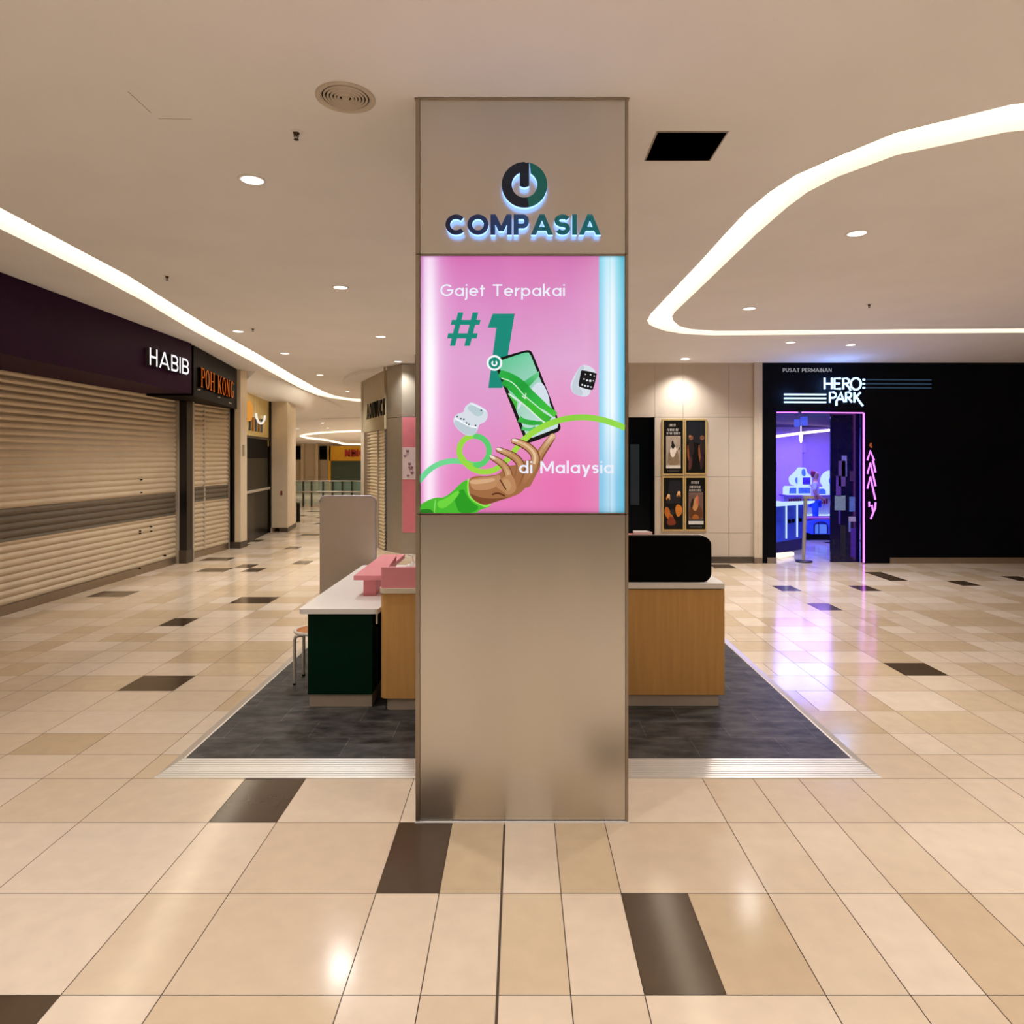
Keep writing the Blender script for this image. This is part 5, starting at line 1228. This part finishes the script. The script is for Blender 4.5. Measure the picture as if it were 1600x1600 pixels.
# gold sign shop
gs = thing('gold_sign_shop', (-6.6, 17.1, 0), 'dark glazed shopfront under a gold sign beyond the shuttered shops', 'shopfront')
G0, G1 = (-6.405, 15.9), (-6.77, 18.38)
gd = Vector((G1[0]-G0[0], G1[1]-G0[1], 0)).normalized(); gn = Vector((gd.y, -gd.x, 0)); GL = 2.507
frg = (Vector((*G0, 0)), gd, Vector((0, 0, 1)), gn)
GS = (Vector((-6.36, 15.45, 0)))
mb = MB(); mb.plate([(-.45, .0), (GL, 0), (GL, 2.32), (-.45, 2.32)], frg, -.04, 0); mb.build('glass_front', pbr('shop_glass_dark', '#0b0b07', .3, spec=.12), gs)
mb = MB(); mb.plate([(-.45, 2.32), (GL, 2.32), (GL, 3.545), (-.45, 3.545)], frg, -.1, .0); mb.build('sign_board', pbr('gold_board', '#ecd48c', .35, .1, var=.3, scale=4, stretch=(6, 6, .2)), gs)
mb = MB(); mb.plate([(-.45, 2.0), (GL*.8, 2.0), (GL*.8, 2.48), (-.45, 2.48)], frg, .0, .05); mb.build('black_screen', M_black, gs)
mb = MB(); mb.plate([(GL-.12, 0), (GL, 0), (GL, 3.545), (GL-.12, 3.545)], frg, -.05, .03); mb.plate([(-.45, 2.48), (GL, 2.48), (GL, 2.54), (-.45, 2.54)], frg, 0, .03); mb.build('frame', M_blackg, gs)
mb = MB(); mb.plate([(-.2, 1.17), (GL-.12, 1.17), (GL-.12, 1.23), (-.2, 1.23)], frg, 0, .04); mb.build('push_bar', M_steel, gs)
mb = MB(); mb.plate([(-.1, 0), (.7, 0), (.7, 1.1), (-.1, 1.1)], frg, .0, .02); mb.build('low_door_panel', pbr('greenish_glass', '#1c1a10', .3, spec=.15), gs)
mb = MB(); mb.plate([(.55+.32*math.cos(t/20*6.283)-.4, 3.12+.24*math.sin(t/20*6.283)) for t in range(20)], frg, 0, .04); mb.build('sign_mark', emit('orange_mark', (.9, .35, .05), .8), gs)
mb = MB(); mb.tube([frg[0]+gd*u+gn*.04+Vector((0, 0, v)) for u, v in [(1.25+.5*math.cos(math.radians(a)), 3.15+.27*math.sin(math.radians(a))) for a in range(190, 351, 16)]], .03, 6); mb.build('sign_mark', emit('white_mark', (1, .9, .75), .9), gs)
for k_, (u, c_) in enumerate(((.2, '#3a3c40'), (.5, '#b0741c'), (.8, '#505a68'), (1.1, '#9a6a20'), (1.4, '#505a68'))):
    mb = MB(); mb.plate([(u, 2.66), (u+.12, 2.66), (u+.2, 3.0), (u+.06, 3.0)], frg, 0, .03); mb.build('letter', pbr('gold_letter_%d' % k_, c_, .4), gs)
# far beige pillar
pl = thing('beige_corridor_pillar', (-6.5, 19.0, 0), 'wide beige corridor pillar just past the gold sign shop', 'pillar')
mb = MB(); mb.prism([(-6.74, 18.36), (-6.28, 18.36), (-6.52, 19.75), (-6.9, 19.9)], .12, 3.53); mb.build('shaft', M_beige, pl)
mb = MB(); mb.prism([(-6.50, 18.34), (-6.27, 18.34), (-6.51, 19.77), (-6.6, 19.8)], 0, .12); mb.build('skirting', M_skirt, pl)
mb = MB(); mb.box(-6.46, -6.42, 18.33, 18.36, 1.0, 1.12); mb.build('fire_call_box', pbr('call_red', '#7a2a1c', .5), pl)
struct_ = MB(); struct_.prism([(-6.72, 18.36), (-6.72, 20), (-14, 20.2), (-14, 20.0), (-6.9, 18.36)], 0, 3.6); struct(struct_.build('wall_corridor_left', M_beige))
# bollard
q = FL(466, 815); bo = MB(); bo.lathe([(0, 0), (.07, 0), (.06, .03), (.055, .57), (.045, .6), (0, .61)], (q.x, q.y, 0), 16)
tag(bo.build('black_bollard', M_blackg), 'short black post on the floor beside the beige corridor pillar', 'bollard')

# ================================================================== FAR END
M_gl = glass('rail_glass', '#8fae9c', .28)
rl = thing('glass_balustrade', (-8.0, 28, 0), 'glass balustrade with dark posts at the end of the corridor', 'railing')
mb = MB(); mb.box(-10.6, -6.3, 28.0, 28.02, .08, 1.04); mb.build('glass_panel', M_gl, rl)
mb = MB(); mb.tube([(-10.6, 28.0, 1.06), (-6.3, 28.0, 1.06)], .02, 8); mb.build('top_rail', M_steel, rl)
mb = MB(); mb.tube([(-10.6, 27.9, .62), (-6.3, 27.9, .62)], .03, 8); mb.build('hand_rail', M_alu2, rl)
for px in (461, 474, 487, 505, 520, 535, 550):
    x_ = (px-CX)/F*27.95; mb = MB(); mb.box(x_-.025, x_+.025, 27.9, 27.98, 0, 1.05); mb.build('post', pbr('post_dark', '#2c302a', .4, .5), rl)
nb = thing('yellow_sign_shop', ((540-CX)/F*40, 40, 0), 'far shop with yellow fascia and red letters across the corridor', 'shopfront')
fx = lambda px, D=40: (px-CX)/F*D
fz = lambda py, D=40: EYE-(py-HY)/F*D
mb = MB(); mb.box(fx(514), fx(590), 40, 40.4, fz(720), fz(697)); mb.build('fascia', pbr('yellow_fascia', '#d19a12', .5), nb)
mb = MB(); mb.box(fx(516), fx(590), 40.1, 40.2, 0, fz(720)); mb.build('glass_front', pbr('teal_glass', '#3c4a40', .3), nb)
mb = MB(); mb.box(fx(513), fx(516.5), 40, 40.4, 0, fz(697)); mb.build('side_post', MATS['yellow_fascia'], nb)
fr = (Vector((fx(539), 40, fz(713.5))), Vector((1, 0, 0)), Vector((0, 0, 1)), Vector((0, -1, 0)))
write('NBIO', .24, .14, fr, fx(572)-fx(539), fz(702.5)-fz(713.5), .0, .06, sep=lambda m, i, c: m.build('letter', pbr('red_letter', '#a01414', .5), nb))
for (a, b, lab) in ((462, 469.5, 'black hanging banner nearest the beige corridor pillar, far wall'), (497.5, 510, 'black hanging banner left of the yellow shop sign')):
    mb = MB(); mb.box(fx(a, 40.9), fx(b, 40.9), 40.9, 41, fz(718, 40.9), fz(697, 40.9)); tag(mb.build('black_banner', M_black), lab, 'banner')
for (a, b) in ((470, 474), (493, 497)):
    mb = MB(); mb.box(fx(a, 40.6), fx(b, 40.6), 40.6, 41, 0, 2.85); tag(mb.build('pale_pilaster', pbr('pilaster', '#d8c8ac', .5)), 'slim pale pilaster on the far wall %s' % ('nearest the beige pillar' if a == 470 else 'left of the black banner by the yellow sign'), 'pilaster')
# glowing loop on far ceiling
lp = [CE(px, py) for px, py in ((600, 672), (565, 672.3), (530, 673.5), (500, 675.5), (478, 678), (470, 680.5), (480, 683), (510, 686.5), (540, 688.8), (570, 690.5), (600, 691.5))]
mb = MB()
for v in lp: v.z -= .02
mb.tube(lp, [.055]*6+[.07]*5, 6); tag(mb.build('ceiling_light_loop', emit('loop_warm', (1, .82, .55), 2.2)), 'slim glowing loop of light in the far corridor ceiling', 'cove light')
# ceiling step line
mb = MB(); mb.box(-14, -3.2, 29.9, 30.0, 3.52, 3.62); 

# ================================================================== right side of corridor: dark-letter shop and silver pillar
K0, K1 = (-2.90, 14.66), (-3.95, 17.0)
kd = Vector((K1[0]-K0[0], K1[1]-K0[1], 0)).normalized(); kn = Vector((-kd.y, kd.x, 0))   # faces the corridor
if kn.x > 0: kn = -kn
bs = thing('dark_letter_shop', (-3.4, 15.8, 0), 'closed shop with black letters on a beige fascia left of the silver pillar', 'shopfront')
KL = (Vector(K1)-Vector(K0)).length
frk = (Vector((*K1, 0)), -kd, Vector((0, 0, 1)), kn)      # u runs from far to near
kx = lambda px: (lambda k_: (lambda t: KL*(1-t))(((k_*K0[1])-K0[0])/((K1[0]-K0[0])-k_*(K1[1]-K0[1]))))((px-CX)/F)
mb = MB(); mb.plate([(0.12, 2.63), (KL, 2.63), (KL, 3.97), (.12, 3.97)], frk, -.2, .03); mb.build('fascia', pbr('fascia_beige', '#a89878', .5), bs)
mb, n_, d_ = shutter_mesh((K1[0]-kd.x*.75, K1[1]-kd.y*.75), K0, .0, 2.65, pitch=.075)
for v in mb.v: v -= kn*0
mb.build('roller_shutter', [pbr('shutter_cream', '#cbb896', .5), M_shd], bs)
mb = MB(); u_ = kx(588); mb.plate([(kx(593)-.02, 0), (kx(593)+.02, 0), (kx(593)+.02, 2.63), (kx(593)-.02, 2.63)], frk, 0, .05); mb.build('centre_guide', M_guide, bs)
mb = MB(); mb.plate([(kx(570.5), 0), (kx(579), 0), (kx(579), 2.65), (kx(570.5), 2.65)], frk, -.1, .02); mb.build('side_panel', M_alu2, bs)
mb = MB(); mb.plate([(.0, 0), (kx(570.5), 0), (kx(570.5), 3.93), (.0, 3.93)], frk, -.2, .03); mb.build('end_post', MATS['trim_paint'], bs)
ua, ub = kx(575.8), kx(604)
fr = (Vector((*K1, 0))-kd*ua+Vector((0, 0, 2.93)), -kd, Vector((0, 0, 1)), kn)
write('AOUWUCH', .17, .3, fr, ub-ua, .36, .032, .045, sep=lambda m, i, c: m.build('letter', M_black, bs))
# round bulkhead
bh = [(-2.85, 14.62), (-3.25, 14.95), (-3.6, 15.35), (-4.0, 15.9), (-4.27, 16.5), (-4.5, 17.3), (-4.7, 18.2), (-4.86, 19.3), (-4.95, 20.8), (-4.0, 21.0), (-3.3, 17), (-2.7, 15)]
mb = MB(); mb.prism(bh, 3.90, 3.979); struct(mb.build('trim_3', M_ceil))
# silver pillar
sp_ = thing('silver_pillar', (-2.4, 14.5, 0), 'silver clad pillar with pink poster left of the advertising column', 'pillar')
pp = [(-2.86, 14.62), (-2.46, 14.18), (-1.6, 14.18), (-1.6, 15.2), (-2.7, 15.2)]
zs_ = EYE+(HY-651.5)/F*14.2
M_sil = pbr('silver_cladding', '#a89e90', .4, .7, var=.04)
mb = MB(); mb.prism(pp, 0, zs_-.006); mb.build('lower_cladding', M_sil, sp_)
mb = MB(); mb.prism(pp, zs_+.006, 3.972); mb.build('upper_cladding', M_sil, sp_)
mb = MB(); mb.prism([(a*1.0+.006*(1 if a < -2 else -1), b+.006) for a, b in pp], zs_-.006, zs_+.006); mb.build('joint', M_black, sp_)
pxw = lambda px: (px-CX)/F*14.18
pzw = lambda py: EYE-(py-HY)/F*14.18
mb = MB(); mb.box(pxw(629), -1.65, 14.165, 14.178, pzw(832), pzw(652)); po = mb.build('pink_poster', pbr('poster_pink', '#c9707c', .5), sp_)
mb = MB(); mb.box(pxw(629), -1.65, 14.160, 14.165, pzw(749), pzw(699)); 
mb.build('printed_picture', pbr('poster_picture', '#cfbcc0', .5, var=.1), po)
mb = MB()
for (a, b, r) in ((637, 704, 2.4), (633, 712, 2.2), (642, 730, 3.5), (640, 724, 2.5), (644, 738, 2.6), (638, 743, 2)):
    mb.lathe([(0, -.008), (r*.0134, -.008), (r*.0134, 0)], (pxw(a), 14.160, pzw(b)), 14, 'y')
mb.build('printed_marks', pbr('poster_marks', '#8a6470', .5), po)
